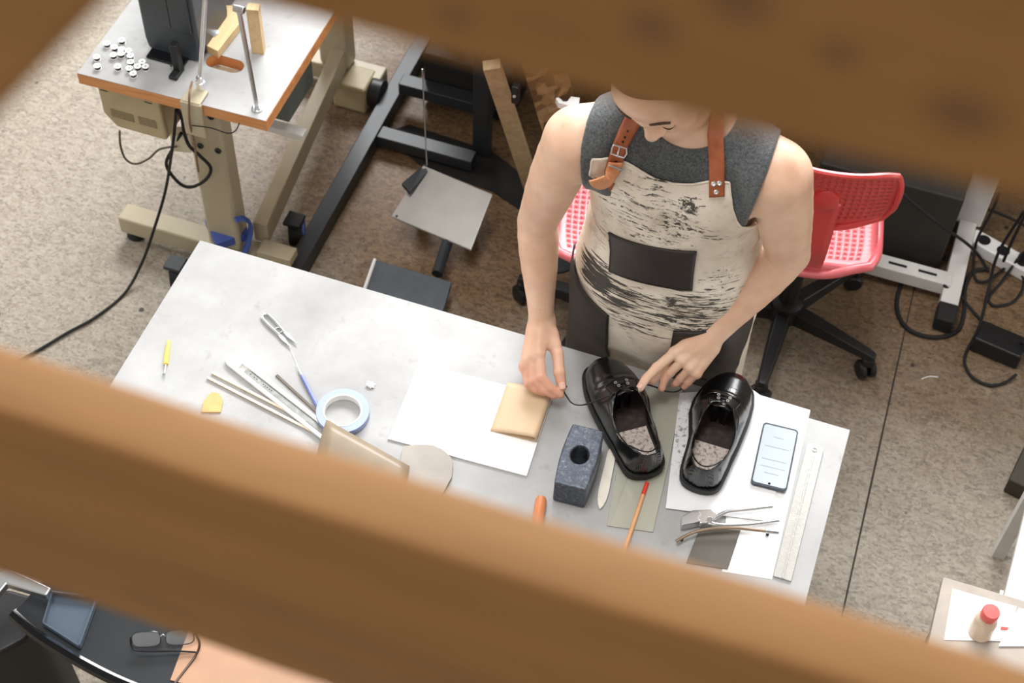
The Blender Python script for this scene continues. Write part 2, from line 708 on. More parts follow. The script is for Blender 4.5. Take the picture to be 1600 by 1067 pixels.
M['wall'] = mat('dull plaster', rgb(150, 144, 134), 0.8, var=0.05, scale=2)


def wall(name, a, b, h, win):
    """upright wall from a to b with one window opening (u0, u1, z0, z1)"""
    a, b = V(*a, 0), V(*b, 0)
    L = np.linalg.norm(b - a)
    d = (b - a) / L
    u0, u1, z0, z1 = win
    mb = MB()
    for p, q, r, s in ((0, L, 0, z0), (0, L, z1, h), (0, u0, z0, z1), (u1, L, z0, z1)):
        mb.box(a + d * (p + q) / 2 + V(0, 0, (r + s) / 2), (q - p, 0.12, s - r), rz=math.atan2(d[1], d[0]))
    struct(mb.build(name, M['wall'], flat=True))


wall('wall_back', (-6, 6.95), (6, 6.95), 5.6, (2.2, 7.6, 3.3, 5.4))
wall('wall_left', (-5.95, -3), (-5.95, 7), 5.6, (1.6, 6.8, 1.9, 4.6))
wall('wall_right', (5.95, -3), (5.95, 7), 5.6, (4.6, 8.0, 1.9, 4.6))
wall('wall_front', (-6, -2.95), (6, -2.95), 5.6, (3.0, 9.0, 3.4, 5.2))

wb_ = MB().box((0.3, 3.98, 0.83), (3.5, 0.08, 1.66)).build('wall_light_block', M['wall'], flat=True)  # unseen wall added to keep the back window light off the floor
struct(wb_)

# railing in front of the camera: two boards on edge, with a slanting brace
RY = 0.31
k = RY / 0.2571916


def rail_board(name, label, ztop, zbot, x0, x1, thick, knots=()):
    mb = MB()
    N = 40
    rings = []
    for i in range(N + 1):
        x = x0 + (x1 - x0) * i / N
        w = 0.0012 * math.sin(i * 0.9) + 0.0008 * math.sin(i * 2.3 + 1)
        ring = []
        r = 0.004
        for cy, cz, a0 in ((RY + r, zbot + r, PI), (RY + thick - r, zbot + r, 1.5 * PI), (RY + thick - r, ztop - r, 0), (RY + r, ztop - r, 0.5 * PI)):
            for q in range(4):
                a = a0 + q * PI / 6
                ring.append((x, cy + r * math.cos(a), cz + w + r * math.sin(a)))
        rings.append(ring)
    n = len(rings[0])
    vs = [p for rg in rings for p in rg]
    fs = [(i * n + j, i * n + (j + 1) % n, (i + 1) * n + (j + 1) % n, (i + 1) * n + j) for i in range(N) for j in range(n)]
    fs += [tuple(range(n)), tuple(range(N * n, (N + 1) * n))]
    mb.add(vs, fs)
    o = mb.build(name, M['rail'], angle=60)
    if knots:
        o.data.materials[0] = mk_rail('knotty pine rail', [((PY(x, y, RY) - np.array(o.location)), r) for x, y, r in knots])
    return tag(o, label, 'railing')


zt, zb = CAMZ - 0.49294635 * k, CAMZ - 0.64294635 * k
rail_board('railing_board', 'out of focus varnished wooden rail crossing low over the white worktop', zt, zb, -1.3, 1.1, 0.0284 * k)
zl = CAMZ - 0.2545 * k
rail_board('railing_board', 'out of focus brown wooden rail with dark knots hiding the top of the worker\'s head', zl + 0.15 * k, zl, -1.3, 1.1, 0.0284 * k, ((1505, 178, 0.012), (1018, 42, 0.009), (1155, 4, 0.011), (712, 28, 0.006), (1310, 85, 0.007)))
m = MB()
a, b = PY(158, -6, RY - 0.04), PY(-12, 172, RY - 0.04)
d = unit(b - a)
nrm = unit(np.cross(d, V(0, 1, 0)))
if nrm[0] > 0:
    nrm = -nrm
a, b = a - d * 0.25, b + d * 0.25
m.prism([a, b, b + nrm * 0.14, a + nrm * 0.14], (0, -0.03, 0))
tag(m.build('railing_brace', M['rail'], bev=0.004), 'blurred slanting wooden brace in the upper left corner', 'railing brace')

# ------------------------------------------------------------------ white workbench
BZ = 0.75
bx0, bx1, by0, by1 = -1.339, 0.1445, 1.27, 1.971
bench = thing('workbench', 'long white laminate workbench strewn with shoemaking tools', 'workbench', ((bx0 + bx1) / 2, (by0 + by1) / 2, 0))
MB().box(((bx0 + bx1) / 2, (by0 + by1) / 2, BZ - 0.014), (bx1 - bx0, by1 - by0, 0.028)).build('worktop', M['worktop'], bench, bev=0.0012)
for x in (bx0 + 0.06, bx1 - 0.06):
    for y in (by0 + 0.06, by1 - 0.06):
        MB().box((x, y, 0.361), (0.045, 0.045, 0.722)).build('leg', M['dkgrey'], bench, bev=0.002)
for y in (by0 + 0.06, by1 - 0.06):
    MB().box(((bx0 + bx1) / 2, y, 0.695), (bx1 - bx0 - 0.165, 0.03, 0.05)).build('apron_rail', M['dkgrey'], bench, bev=0.002)

# ------------------------------------------------------------------ things on the bench
Z = BZ


def px_poly(pts, z):
    return [P(x, y, z) for x, y in pts]


def slab(name, pts, z, h, material, label, cat, bev=0.0, group=None, parent=None):
    o = MB().prism(px_poly(pts, z), (0, 0, h)).build(name, material, parent, bev=bev)
    if parent is None:
        tag(o, label, cat, group)
    return o


def place_frame(pa, pb, z):
    """frame on the bench along pixel a -> b: origin a, unit along, unit across, length"""
    a, b = P(*pa, z), P(*pb, z)
    d = b - a
    L = np.linalg.norm(d)
    d = d / L
    return a, d, V(-d[1], d[0], 0), L


# papers (thin, stacked in this order)
slab('cutting_plate', [(985, 612), (1068, 602), (1046, 720), (1020, 832), (948, 822)], Z + 0.0002, 0.003, None or mat('grey green glass plate', rgb(168, 168, 155), 0.16, var=0.06, scale=4), 'grey-green glossy plate lying under the left shoe', 'cutting plate', 0.0006)
slab('paper_sheet', [(1150, 606), (1266, 641), (1206, 905), (1128, 893)], Z + 0.0002, 0.0006, M['paper'], 'blank white paper sheet at the right end of the bench, beside the clear ruler', 'paper')


def mk_smudged():
    t = NT('smudged paper')
    co = t.co()
    d = t.n('ShaderNodeVectorMath', operation='DISTANCE', i_0=t.mapping((1, 0.45, 1), loc=(0.085, -0.01, 0)), i_1=(0, 0, 0)).outputs['Value']
    nz = t.noise(70, 5, 0.7)
    mk = t.math('MULTIPLY', t.math('SUBTRACT', 1.0, t.step(d, 0.02, 0.06)), t.step(nz.outputs[0], 0.5, 0.62))
    t.set(Base_Color=t.mix(t.math('MULTIPLY', mk, 0.75), rgb(226, 226, 228), rgb(70, 72, 84)), Roughness=0.75)
    return t.m


slab('paper_sheet', [(1062, 614), (1172, 606), (1236, 652), (1203, 815), (1040, 794)], Z + 0.0036, 0.0007, mk_smudged(), 'creased white paper with black smudges spread under the right shoe', 'paper')
slab('white_board', [(655, 569), (863, 622), (823, 745), (606, 687)], Z + 0.0002, 0.004, M['board'], 'bright white square board lying under the folded tan leather', 'board', 0.0008)
slab('leather_piece', [(1093, 826), (1157, 829), (1137, 890), (1072, 880)], Z + 0.001, 0.0025, mat('dark grey leather', rgb(88, 82, 74), 0.5), 'dark grey leather offcut half hidden below the pliers', 'leather offcut', 0.0006)

# folded tan leather
a = P(766, 673, Z + 0.006)
ex = P(831, 689, Z + 0.006) - a
ey = P(792, 598, Z + 0.006) - a
ey2 = P(857, 612, Z + 0.006) - P(831, 689, Z + 0.006)
M['tan'] = mat('tan leather', rgb(200, 172, 140), 0.5, var=0.06, scale=9, bump=0.08, bscale=300)
prof = []
for i in range(13):
    t = i / 12
    prof.append((t, 0.022 * (t ** 0.8) * (1 - 0.15 * t)))
for i in range(1, 9):
    an = PI / 2 - i * PI / 8
    prof.append((1.0 + 0.12 * math.cos(an), 0.0095 + 0.0095 * math.sin(an)))
for i in range(1, 10):
    prof.append((1 - i / 9, 0.0002))
G = []
for j in range(13):
    s = j / 12
    e2 = ey * (1 - 0) + (ey2 - ey) * 0.5
    G.append([a + ex * u + e2 * s + V(0, 0, h * (1 - 0.25 * s) - 0.0015) for u, h in prof])
o = MB().sheet(G).build('folded_leather', M['tan'], thick=0.0018, angle=60)
tag(o, 'folded piece of tan leather resting on the white board', 'leather')

# grey leather offcuts by the rail
M['greyleather'] = mat('grey leather', rgb(150, 142, 134), 0.45, var=0.1, bump=0.06, bscale=200)
c0 = [(508, 656), (522, 668), (560, 686), (622, 714), (640, 760), (500, 740)]
pts = px_poly(c0, Z + 0.001)
G = []
A, B_, C_, D_ = P(510, 655, Z + 0.03), P(640, 728, Z + 0.012), P(628, 800, Z + 0.002), P(488, 745, Z + 0.002)
for i in range(9):
    u = i / 8
    row = []
    for j in range(7):
        v = j / 6
        p = (A * (1 - u) + B_ * u) * (1 - v) + (D_ * (1 - u) + C_ * u) * v
        row.append(p + V(0, 0, 0.012 * math.sin(PI * v) * (1 - 0.5 * u)))
    G.append(row)
tag(MB().sheet(G).build('leather_piece', mat('brown grey leather', rgb(128, 112, 92), 0.45, var=0.12), thick=0.002, angle=60), 'curled brownish-grey leather offcut next to the blue tape roll', 'leather offcut')
tag(MB().prism(px_poly([(630, 698), (650, 695), (676, 696), (692, 703), (704, 714), (708, 724), (706, 746), (690, 775), (640, 770), (615, 745), (626, 718)], Z + 0.0052), (0, 0, 0.0022)).build('leather_piece', M['greyleather'], bev=0.0006), 'rounded grey leather offcut overlapping the near edge of the white board', 'leather offcut')
# tan scrap
tag(MB().prism(px_poly([(318, 628), (331, 613), (343, 616), (349, 628), (345, 645), (315, 645)], Z + 0.0006), (0, 0, 0.003)).build('leather_piece', mat('ochre leather', rgb(196, 158, 98), 0.5), bev=0.0006), 'small ochre leather scrap near the left end of the bench', 'leather scrap')

# thread snips
sn = thing('thread_snips', 'small silver spring thread snips lying open', 'thread snips', P(434, 515, Z))
a, d, c, L = place_frame((411, 491), (460, 541), Z + 0.004)
for s in (-1, 1):
    pth = smooth_path([a + d * L * t + c * s * w for t, w in ((0, 0.001), (0.06, 0.007), (0.25, 0.0085), (0.45, 0.0075), (0.6, 0.0065))], 5)
    bar = MB().tube(pth, 0.0028, 8)
    q = [a + d * L * 0.58 + c * s * 0.0095, a + d * L * 0.72 + c * s * 0.011, a + d * L * 1.0 + c * s * 0.0075, a + d * L * 0.74 + c * s * 0.003, a + d * L * 0.58 + c * s * 0.004]
    ar = bar.build('arm', M['chrome'], sn)
    MB().prism([p + V(0, 0, -0.0015) for p in q], (0, 0, 0.003)).build('blade', M['chrome'], sn, bev=0.0005)
MB().tube([a + d * L * 0.5 + c * (0.0075 * math.cos(t)) + d * 0.008 * math.sin(t) for t in np.linspace(0, 2 * PI, 20)[:-1]], 0.0013, 6, closed=True).build('spring', M['steel'], sn)
MB().tube([P(*q, Z + 0.001) for q in ((452, 542), (458, 556), (466, 574))], 0.0005, 5).build('thread', M['white'], sn)

# yellow seam ripper
sr = thing('seam_ripper', 'short seam ripper with a yellow handle', 'seam ripper', P(262, 560, Z))
a, d, c, L = place_frame((264, 531), (256, 592), Z + 0.0045)
MB().tube([a + d * L * t for t in (0, 0.03, 0.2, 0.45, 0.62, 0.64)], [0.002, 0.0036, 0.0045, 0.0055, 0.005, 0.002], 10).build('handle', mat('yellow plastic', rgb(246, 206, 84), 0.4), sr)
MB().tube([a + d * L * t for t in (0.63, 0.85)], 0.0016, 8).build('shaft', M['steel'], sr)
MB().tube([a + d * L * 0.84, a + d * L * 1.0 + c * 0.001], [0.0014, 0.0004], 6).tube([a + d * L * 0.84, a + d * L * 0.9 - c * 0.005], [0.0014, 0.0007], 6).build('prong', M['steel'], sr)

# slotted white case with steel ruler
a, d, c, L = place_frame((358, 560), (508, 678), Z + 0.001)
cs = thing('sharpening_case', 'long white slotted holder with a round end and a grey steel blade inside', 'tool holder', a)
L2 = L * 1.12
w = 0.0165
for s in (-1, 1):
    MB().prism([a + d * t + c * s * q for t, q in ((0.035, w * 0.42), (0.035, w), (L2, w * 1.0), (L2, w * 0.5))], (0, 0, 0.008)).build('rim', M['white'], cs, bev=0.0015)
hd = [a + d * (0.016 - 0.02 * math.sin(t)) * 1 + c * w * math.cos(t) for t in np.linspace(0, PI, 16)] + [a + d * 0.0352 - c * w, a + d * 0.0352 + c * w]
MB().prism(hd, (0, 0, 0.008)).build('end', M['white'], cs, bev=0.0015)
MB().prism([a + d * t + c * q for t, q in ((0.035, -w * 0.5), (0.035, w * 0.5), (L2, w * 0.55), (L2, -w * 0.55))], (0, 0, 0.001)).build('back', M['offwhite'], cs)
bl = MB().prism([a + d * t + c * q + V(0, 0, 0.002) for t, q in ((0.05, -0.004), (0.052, 0.003), (0.06, 0.0055), (L2, 0.007), (L2, -0.006), (0.055, -0.0055))], (0, 0, 0.0025)).build('blade', mat('grey blade', rgb(138, 138, 136), 0.4, 0.7, var=0.25, scale=90), cs)
dm = MB()
for t in (0.066, 0.078, 0.085, 0.105, 0.111, 0.117, 0.123, 0.129):
    dm.box(a + d * t + V(0, 0, 0.0046), (0.0022, 0.0022, 0.0004), rz=math.atan2(d[1], d[0]))
dm.build('marking', M['black'], bl)
# wooden sticks
for i, (q0, q1, lab) in enumerate((((331, 582), (500, 668), 'upper of the two thin pale wooden sticks beside the white slotted holder'), ((324, 590), (492, 676), 'lower of the two thin pale wooden sticks beside the white slotted holder'))):
    o = MB().span(P(*q0, Z + 0.003 + 0.00), P(*q1, Z + 0.003), 0.0055, 0.0045).build('wooden_stick', mat('bleached stick', rgb(222, 208, 186), 0.6), bev=0.0008)
    tag(o, lab, 'stick', 'thin wooden sticks')
# dark file lying beneath
tag(MB().span(P(432, 586, Z + 0.0015), P(515, 662, Z + 0.0015), 0.006, 0.003).build('flat_file', mat('dark file', rgb(92, 84, 76), 0.5, 0.5), bev=0.0004), 'narrow dark metal file beside the white slotted holder', 'file')

# blue pen
pn = thing('marking_pen', 'slim blue marking pen with a fine metal tip', 'pen', P(485, 605, Z))
a, d, c, L = place_frame((464, 572), (500, 642), Z + 0.004)
MB().tube([a + d * L * t for t in (0.2, 0.24, 0.9, 1.15)], [0.0028, 0.0038, 0.004, 0.0036], 10).build('barrel', mat('blue violet plastic', rgb(104, 116, 186), 0.35), pn)
MB().tube([a + d * L * t for t in (0.08, 0.12, 0.2, 0.215)], [0.0012, 0.0026, 0.003, 0.0022], 10).build('collar', M['steel'], pn)
MB().tube([a - d * L * 0.05, a + d * L * 0.1], [0.0004, 0.001], 6).build('tip', M['steel'], pn)

# tape roll
tc = P(536, 648, Z)
tp = thing('tape_roll', 'roll of pale blue masking tape lying flat', 'tape roll', tc)
MB().lathe([(0.0402, 0.001), (0.0545, 0.001), (0.055, 0.0015), (0.055, 0.0155), (0.0545, 0.016), (0.0402, 0.016), (0.0402, 0.001)], tc, 48).build('tape', M['tape_blue'], tp, angle=30)
MB().lathe([(0.0375, 0.0003), (0.0401, 0.0003), (0.0401, 0.0167), (0.0375, 0.0167), (0.0375, 0.0003)], tc, 48).build('core', M['white'], tp, angle=30)
# crumpled bit
bm = bmesh.new()
bmesh.ops.create_icosphere(bm, subdivisions=3, radius=0.007)
for v in bm.verts:
    v.co *= 1 + 0.5 * math.sin(v.co.x * 900) * math.sin(v.co.y * 800 + 1) * math.cos(v.co.z * 700)
    v.co.z = max(v.co.z * 0.6, -0.003)
    v.co.x *= 1.3
me = bpy.data.meshes.new('crumpled_tissue')
bm.to_mesh(me)
bm.free()
o = bpy.data.objects.new('crumpled_tissue', me)
COL.objects.link(o)
me.materials.append(M['paper'])
o.location = tuple(P(579, 601, Z + 0.003))
tag(o, 'tiny crumpled white tissue between the tape roll and the white board', 'tissue')

# hammer head: iron block with an eye
def mk_iron():
    t = NT('scuffed iron')
    n1 = t.noise(110, 6, 0.75)
    n2 = t.noise(300, 4, 0.7)
    h = t.math('MULTIPLY_ADD', n2.outputs[0], 0.5, n1.outputs[0])
    t.set(Base_Color=t.ramp(h, [(0.42, rgb(58, 63, 72)), (0.8, rgb(96, 102, 113)), (1.0, rgb(150, 156, 165))]), Metallic=0.85,
          Roughness=t.n('ShaderNodeMapRange', i_Value=n1.outputs[0], i_3=0.28, i_4=0.55).outputs[0])
    pt_ = t.n('ShaderNodeNewGeometry').outputs['Pointiness']
    src_ = t.b.inputs['Base Color'].links[0].from_socket
    t.set(Base_Color=t.mix(t.step(pt_, 0.53, 0.62), src_, rgb(188, 194, 202)))
    t.bump(t.noise(70, 6, 0.65).outputs[0], 0.55, 0.004)
    return t.m


hz0, hz1 = Z, Z + 0.07
F = Field((-0.05, -0.095, -0.005), (0.05, 0.095, 0.08), 0.0014)
ta, tb = (P(896, 662, hz1) + P(943, 672, hz1)) / 2, (P(867, 755, hz1) + P(915, 764, hz1)) / 2
hc, hd_ = (ta + tb) / 2, ta - tb
hl = np.linalg.norm(hd_)
hd_ /= hl
hw = np.linalg.norm(P(944, 672, hz1) - P(895, 661, hz1)) * 0.5


def hammer(x, y, z):
    wy = hw * (1.0 + 0.16 * np.cos(np.clip(y / (hl / 2), -1, 1) * PI / 2)) - 0.004
    qx, qy, qz = np.abs(x) - wy, np.abs(y) - hl / 2 + 0.004, np.abs(z - 0.035) - 0.031
    o = np.sqrt(np.maximum(qx, 0) ** 2 + np.maximum(qy, 0) ** 2 + np.maximum(qz, 0) ** 2) + np.minimum(np.maximum(np.maximum(qx, qy), qz), 0)
    return o - 0.004


F.func(F.lo, (0.05, 0.095, 0.08), hammer)
F.func(F.lo, (0.05, 0.095, 0.08), lambda x, y, z: np.sqrt((x / 0.0172) ** 2 + ((y - 0.004) / 0.0205) ** 2) * 0.0172 - 0.0172 - np.clip(z - 0.064, 0, 1) * 0.35 + 0 * z, k=0.002, cut=True)
v, f = F.mesh()
R2 = np.array([[hd_[1], hd_[0], 0], [-hd_[0], hd_[1], 0], [0, 0, 1]])
o = mesh_from((R2 @ v.T).T, f, 'hammer_head', mk_iron())
o.location = (hc[0], hc[1], Z)
tag(o, 'heavy scuffed iron hammer head with a round eye', 'hammer head')

# bone folder
a, d, c, L = place_frame((957, 703), (937, 796), Z + 0.003)
prof = [(0, 0.004), (0.02, 0.0075), (0.06, 0.009), (0.3, 0.0098), (0.7, 0.0108), (0.85, 0.009), (0.94, 0.0055), (1.0, 0.001)]
o = MB().prism([a + d * L * t + c * w for t, w in prof] + [a + d * L * t - c * w for t, w in prof[::-1]], (0, 0, 0.0045)).build('bone_folder', mat('bone', rgb(226, 220, 208), 0.4, var=0.08, scale=30), bev=0.0018, seg=3)
tag(o, 'cream bone folder with a pointed end beside the hammer head', 'bone folder')
# red tipped pencil
pc = thing('pencil', 'natural wood pencil with a red tip behind the left shoe heel', 'pencil', P(1000, 790, Z))
a, d, c, L = place_frame((1011, 754), (984, 835), Z + 0.008)
MB().cyl(a, a + d * L * 0.24, 0.0042, n=10).build('tip', mat('red lacquer', rgb(214, 62, 44), 0.35), pc)
MB().cyl(a + d * L * 0.24, a + d * L * 1.5, 0.0042, n=6).build('shaft', mat('cedar', rgb(214, 158, 112), 0.5), pc, flat=True)
# orange handle by the rail
hn = thing('awl', 'awl with a round orange-brown wooden handle, half hidden by the lower rail', 'awl', P(845, 800, Z))
a, d, c, L = place_frame((846, 778), (832, 860), Z + 0.013)
MB().tube([a + d * L * t for t in (-0.02, 0, 0.05, 0.3, 0.7, 0.95, 1)], [0.004, 0.0095, 0.0118, 0.0112, 0.013, 0.009, 0.004], 16).build('handle', mat('orange wood', rgb(204, 126, 82), 0.4), hn)
MB().tube([a + d * L * 0.98, a + d * L * 1.6 + V(0, 0, -0.008)], [0.0025, 0.0006], 8).build('spike', M['steel'], hn)

# phone
pa = [P(1195, 659, Z + 0.012), P(1250, 672, Z + 0.012), P(1227, 768, Z + 0.012), P(1171, 754, Z + 0.012)]
cpt = sum(pa) / 4
ux = unit(pa[1] - pa[0] + pa[2] - pa[3])
uy = V(-ux[1], ux[0], 0)
ph = thing('smartphone', 'smartphone with a pale lit screen lying on white paper', 'phone', (cpt[0], cpt[1], Z + 0.0043))


def rrect(c, ux, uy, hx, hy, r, z, n=6):
    out = []
    for sx, sy, a0 in ((1, 1, 0), (-1, 1, PI / 2), (-1, -1, PI), (1, -1, 1.5 * PI)):
        for i in range(n + 1):
            t = a0 + i * PI / 2 / n
            out.append(c + ux * (sx * (hx - r) + r * math.cos(t)) + uy * (sy * (hy - r) + r * math.sin(t)) + V(0, 0, z))
    return out


cb = V(cpt[0], cpt[1], 0)
MB().prism(rrect(cb, ux, uy, 0.0368, 0.0775, 0.008, Z + 0.0043), (0, 0, 0.0082)).build('case', mat('slate phone case', rgb(70, 76, 86), 0.25, 0.4), ph, bev=0.0012)
scr = NT('phone screen')
nz = scr.noise(3, 2)
scr.set(Base_Color=rgb(150, 158, 164), Roughness=0.08, Emission_Color=scr.ramp(nz.outputs[0], [(0.3, rgb(196, 208, 216)), (0.7, rgb(226, 232, 235))]), Emission_Strength=0.3)
sc_o = MB().prism(rrect(cb, ux, uy, 0.0338, 0.0725, 0.006, Z + 0.0125), (0, 0, 0.0004)).build('screen', scr.m, ph)
for k_, (yy, wd) in enumerate(((0.045, 0.02), (0.02, 0.05), (-0.012, 0.05), (-0.03, 0.05), (-0.045, 0.03))):
    MB().box(cb + uy * yy + V(0, 0, Z + 0.01296), (wd, 0.0016, 0.0001), rz=math.atan2(ux[1], ux[0])).build('text_line', M['print'], sc_o)
MB().cyl(cb - uy * 0.069 + V(0, 0, Z + 0.0128), cb - uy * 0.069 + V(0, 0, Z + 0.0131), 0.0028).build('camera_notch', M['blackgl'], sc_o)

# clear plastic ruler
rl = thing('clear_ruler', 'long clear plastic ruler with a hanging hole at its end', 'ruler', P(1245, 790, Z))
pl = NT('frosted clear plastic')
pn_ = pl.noise(90, 5, 0.7)
pl.set(Base_Color=rgb(206, 204, 198), Roughness=pl.n('ShaderNodeMapRange', i_Value=pn_.outputs[0], i_3=0.05, i_4=0.4).outputs[0], Transmission_Weight=0.3)
pl.bump(pn_.outputs[0], 0.5, 0.002)
a, d, c, L = place_frame((1273, 702), (1222, 905), Z + 0.0012)
w = 0.0175
q = [a + c * w * math.cos(t) - d * 0.012 * math.sin(t) for t in np.linspace(0, PI, 12)] + [a + d * L - c * w, a + d * L + c * w]
body = MB().prism(q, (0, 0, 0.0035)).build('blade', pl.m, rl, bev=0.0006)
MB().span(a + d * 0.02 + V(0, 0, 0.0045), a + d * L + V(0, 0, 0.0045), 0.004, 0.002).build('center_ridge', pl.m, rl, bev=0.0005)
MB().tube([a + d * 0.004 + c * 0.0045 * math.cos(t) + d * 0.0045 * math.sin(t) + V(0, 0, 0.0042) for t in np.linspace(0, 2 * PI, 20)[:-1]], 0.0009, 6, closed=True).build('hole_rim', M['steel'], rl)

# lasting pliers
pp = thing('lasting_pliers', 'chrome lasting pliers with spread curved handles', 'pliers', P(1130, 815, Z))
jz = Z + 0.014
jaw = lambda pts, z, h: MB().prism(px_poly(pts, z), (0, 0, h))
jaw([(1066, 812), (1081, 803), (1110, 802), (1116, 806), (1122, 812), (1108, 823), (1094, 824), (1083, 817), (1077, 819), (1064, 828)], jz - 0.012, 0.016).build('jaw', M['chrome'], pp, bev=0.002)
jaw([(1063, 815), (1079, 806), (1090, 806), (1095, 811), (1090, 816), (1094, 822), (1084, 825), (1063, 829)], jz - 0.0135, 0.02).build('hammer_face', M['steel'], pp, bev=0.002)
MB().cyl(P(1109, 812, jz), P(1109, 812, jz + 0.009), 0.0065).build('pivot', M['steel'], pp, bev=0.001)
for nm_, pth, z1 in (('handle', [(1108, 814), (1122, 806), (1138, 799), (1165, 796), (1207, 791)], 0.016), ('handle', [(1106, 816), (1125, 820), (1150, 820), (1180, 818), (1217, 813)], 0.004)):
    pts = smooth_path([P(x, y, jz + (z1 - 0.012) * i / 4) for i, (x, y) in enumerate(pth)], 6)
    n_ = len(pts)
    MB().tube(pts, [0.0045 - 0.0012 * i / n_ for i in range(n_)], 10, flat=0.8).build(nm_, M['chrome'], pp)
# curved strap
sk = thing('curved_burnisher', 'thin curved brown-edged strip resting beside the pliers', 'burnisher', P(1135, 838, Z))
pts = smooth_path([P(x, y, Z + z) for x, y, z in ((1056, 846, 0.012), (1080, 833, 0.016), (1110, 826, 0.02), (1150, 825, 0.02), (1190, 829, 0.016), (1216, 832, 0.012))], 6)
MB().tube(pts, 0.0034, 10, flat=0.7).build('rod', mat('brown horn', rgb(132, 112, 92), 0.35, 0.3), sk)
MB().tube([pts[-6], pts[-1]], 0.0045, 10).build('ferrule', M['steel'], sk)
for q in (3, 26):
    MB().cyl(V(pts[q][0], pts[q][1], Z + 0.0034 if q < 10 else Z + 0.0008), pts[q], 0.003).build('foot', M['rubber'], sk)

# thin scored line / blade
tag(MB().span(P(985, 735, Z + 0.0037), P(950, 822, Z + 0.0037), 0.0016, 0.001).build('steel_needle', M['dullsteel']), 'long thin steel needle lying between the bone folder and the red-tipped pencil', 'needle')


# ------------------------------------------------------------------ black leather shoes
def mk_shoe_leather():
    t = NT('black shoe leather')
    n = t.noise(14, 4)
    v = t.n('ShaderNodeTexVoronoi', i_Vector=t.co(), i_Scale=420.0)
    t.set(Base_Color=t.ramp(n.outputs[0], [(0.3, rgb(7, 7, 8)), (0.75, rgb(14, 14, 16))]), Roughness=t.n('ShaderNodeMapRange', i_Value=n.outputs[0], i_3=0.16, i_4=0.30).outputs[0])
    t.b.inputs['Coat Weight'].default_value = 0.35
    t.b.inputs['Coat Roughness'].default_value = 0.15
    cr = t.noise(14, 2, 0.5)
    hh = t.math('MULTIPLY_ADD', v.outputs['Distance'], 0.12, cr.outputs[0])
    t.bump(hh, 0.35, 0.004)
    return t.m


M['shoe'] = mk_shoe_leather()
M['sole'] = mat('black rubber sole', rgb(15, 15, 16), 0.5)
t = NT('worn insole')
nn = t.noise(60, 5, 0.7)
n2 = t.noise(12, 3)
t.set(Base_Color=t.mix(t.step(n2.outputs[0], 0.45, 0.6), t.ramp(nn.outputs[0], [(0.4, rgb(38, 28, 24)), (0.6, rgb(70, 54, 47))]), rgb(40, 28, 24)), Roughness=0.7)
M['insole'] = t.m
t = NT('scuffed heel pad')
nn = t.noise(140, 5, 0.75)
t.set(Base_Color=t.ramp(nn.outputs[0], [(0.36, rgb(112, 94, 86)), (0.52, rgb(206, 194, 186))]), Roughness=0.7)
M['heelpad'] = t.m
M['lining'] = mat('dark shoe lining', rgb(30, 24, 21), 0.8)
M['lace'] = mat('black waxed lace', rgb(12, 12, 13), 0.4)
SL = 0.285
S_T = np.array([-0.001, 0, 0.008, 0.02, 0.04, 0.07, 0.1, 0.2, 0.3, 0.4, 0.5, 0.6, 0.7, 0.8, 0.9, 0.94, 0.97, 0.99, 1.0, 1.001])
S_W = np.array([0.0, 0.004, 0.0175, 0.0265, 0.0345, 0.0415, 0.0460, 0.0545, 0.0580, 0.0575, 0.0525, 0.0475, 0.0445, 0.0432, 0.0405, 0.0365, 0.0295, 0.0185, 0.004, 0.0])
S_H = np.array([0.01, 0.024, 0.030, 0.035, 0.040, 0.045, 0.049, 0.056, 0.063, 0.074, 0.084, 0.086, 0.083, 0.082, 0.086, 0.087, 0.088, 0.087, 0.084, 0.08])
S_X = np.interp(S_T, [0, 0.1, 0.2, 0.3, 0.4, 0.5, 0.6, 0.8, 1.0], [0.004, 0.002, 0.0, -0.002, -0.002, 0.001, 0.004, 0.003, 0.002])
SOLE = 0.014


def shoe_xyz(x, y, mir):
    s = 0.5 - y / SL            # toe at +y
    w = np.interp(s, S_T, S_W)
    h = np.interp(s, S_T, S_H)
    xc = np.interp(s, S_T, S_X) * mir
    return s, w, h, xc


def shoe_form(x, y, z, mir, inset=0.0):
    s, w, h, xc = shoe_xyz(x, y, mir)
    zz = z - SOLE
    e = 2.4
    # the flat foot outline spreads less higher up
    q = (np.abs((x - xc) / np.maximum(w - inset, 1e-3)) ** e + np.abs(np.maximum(zz, 0) / np.maximum(h - inset, 1e-3)) ** 2.2) ** (1 / 2.3)
    d = (q - 1) * np.minimum(np.maximum(w - inset, 1e-3), h) * 0.9
    end = np.maximum(-(s - inset / SL), s - 1 + inset / SL) * SL
    d = np.maximum(d, end)
    return np.maximum(d, -zz + inset * 0.5)


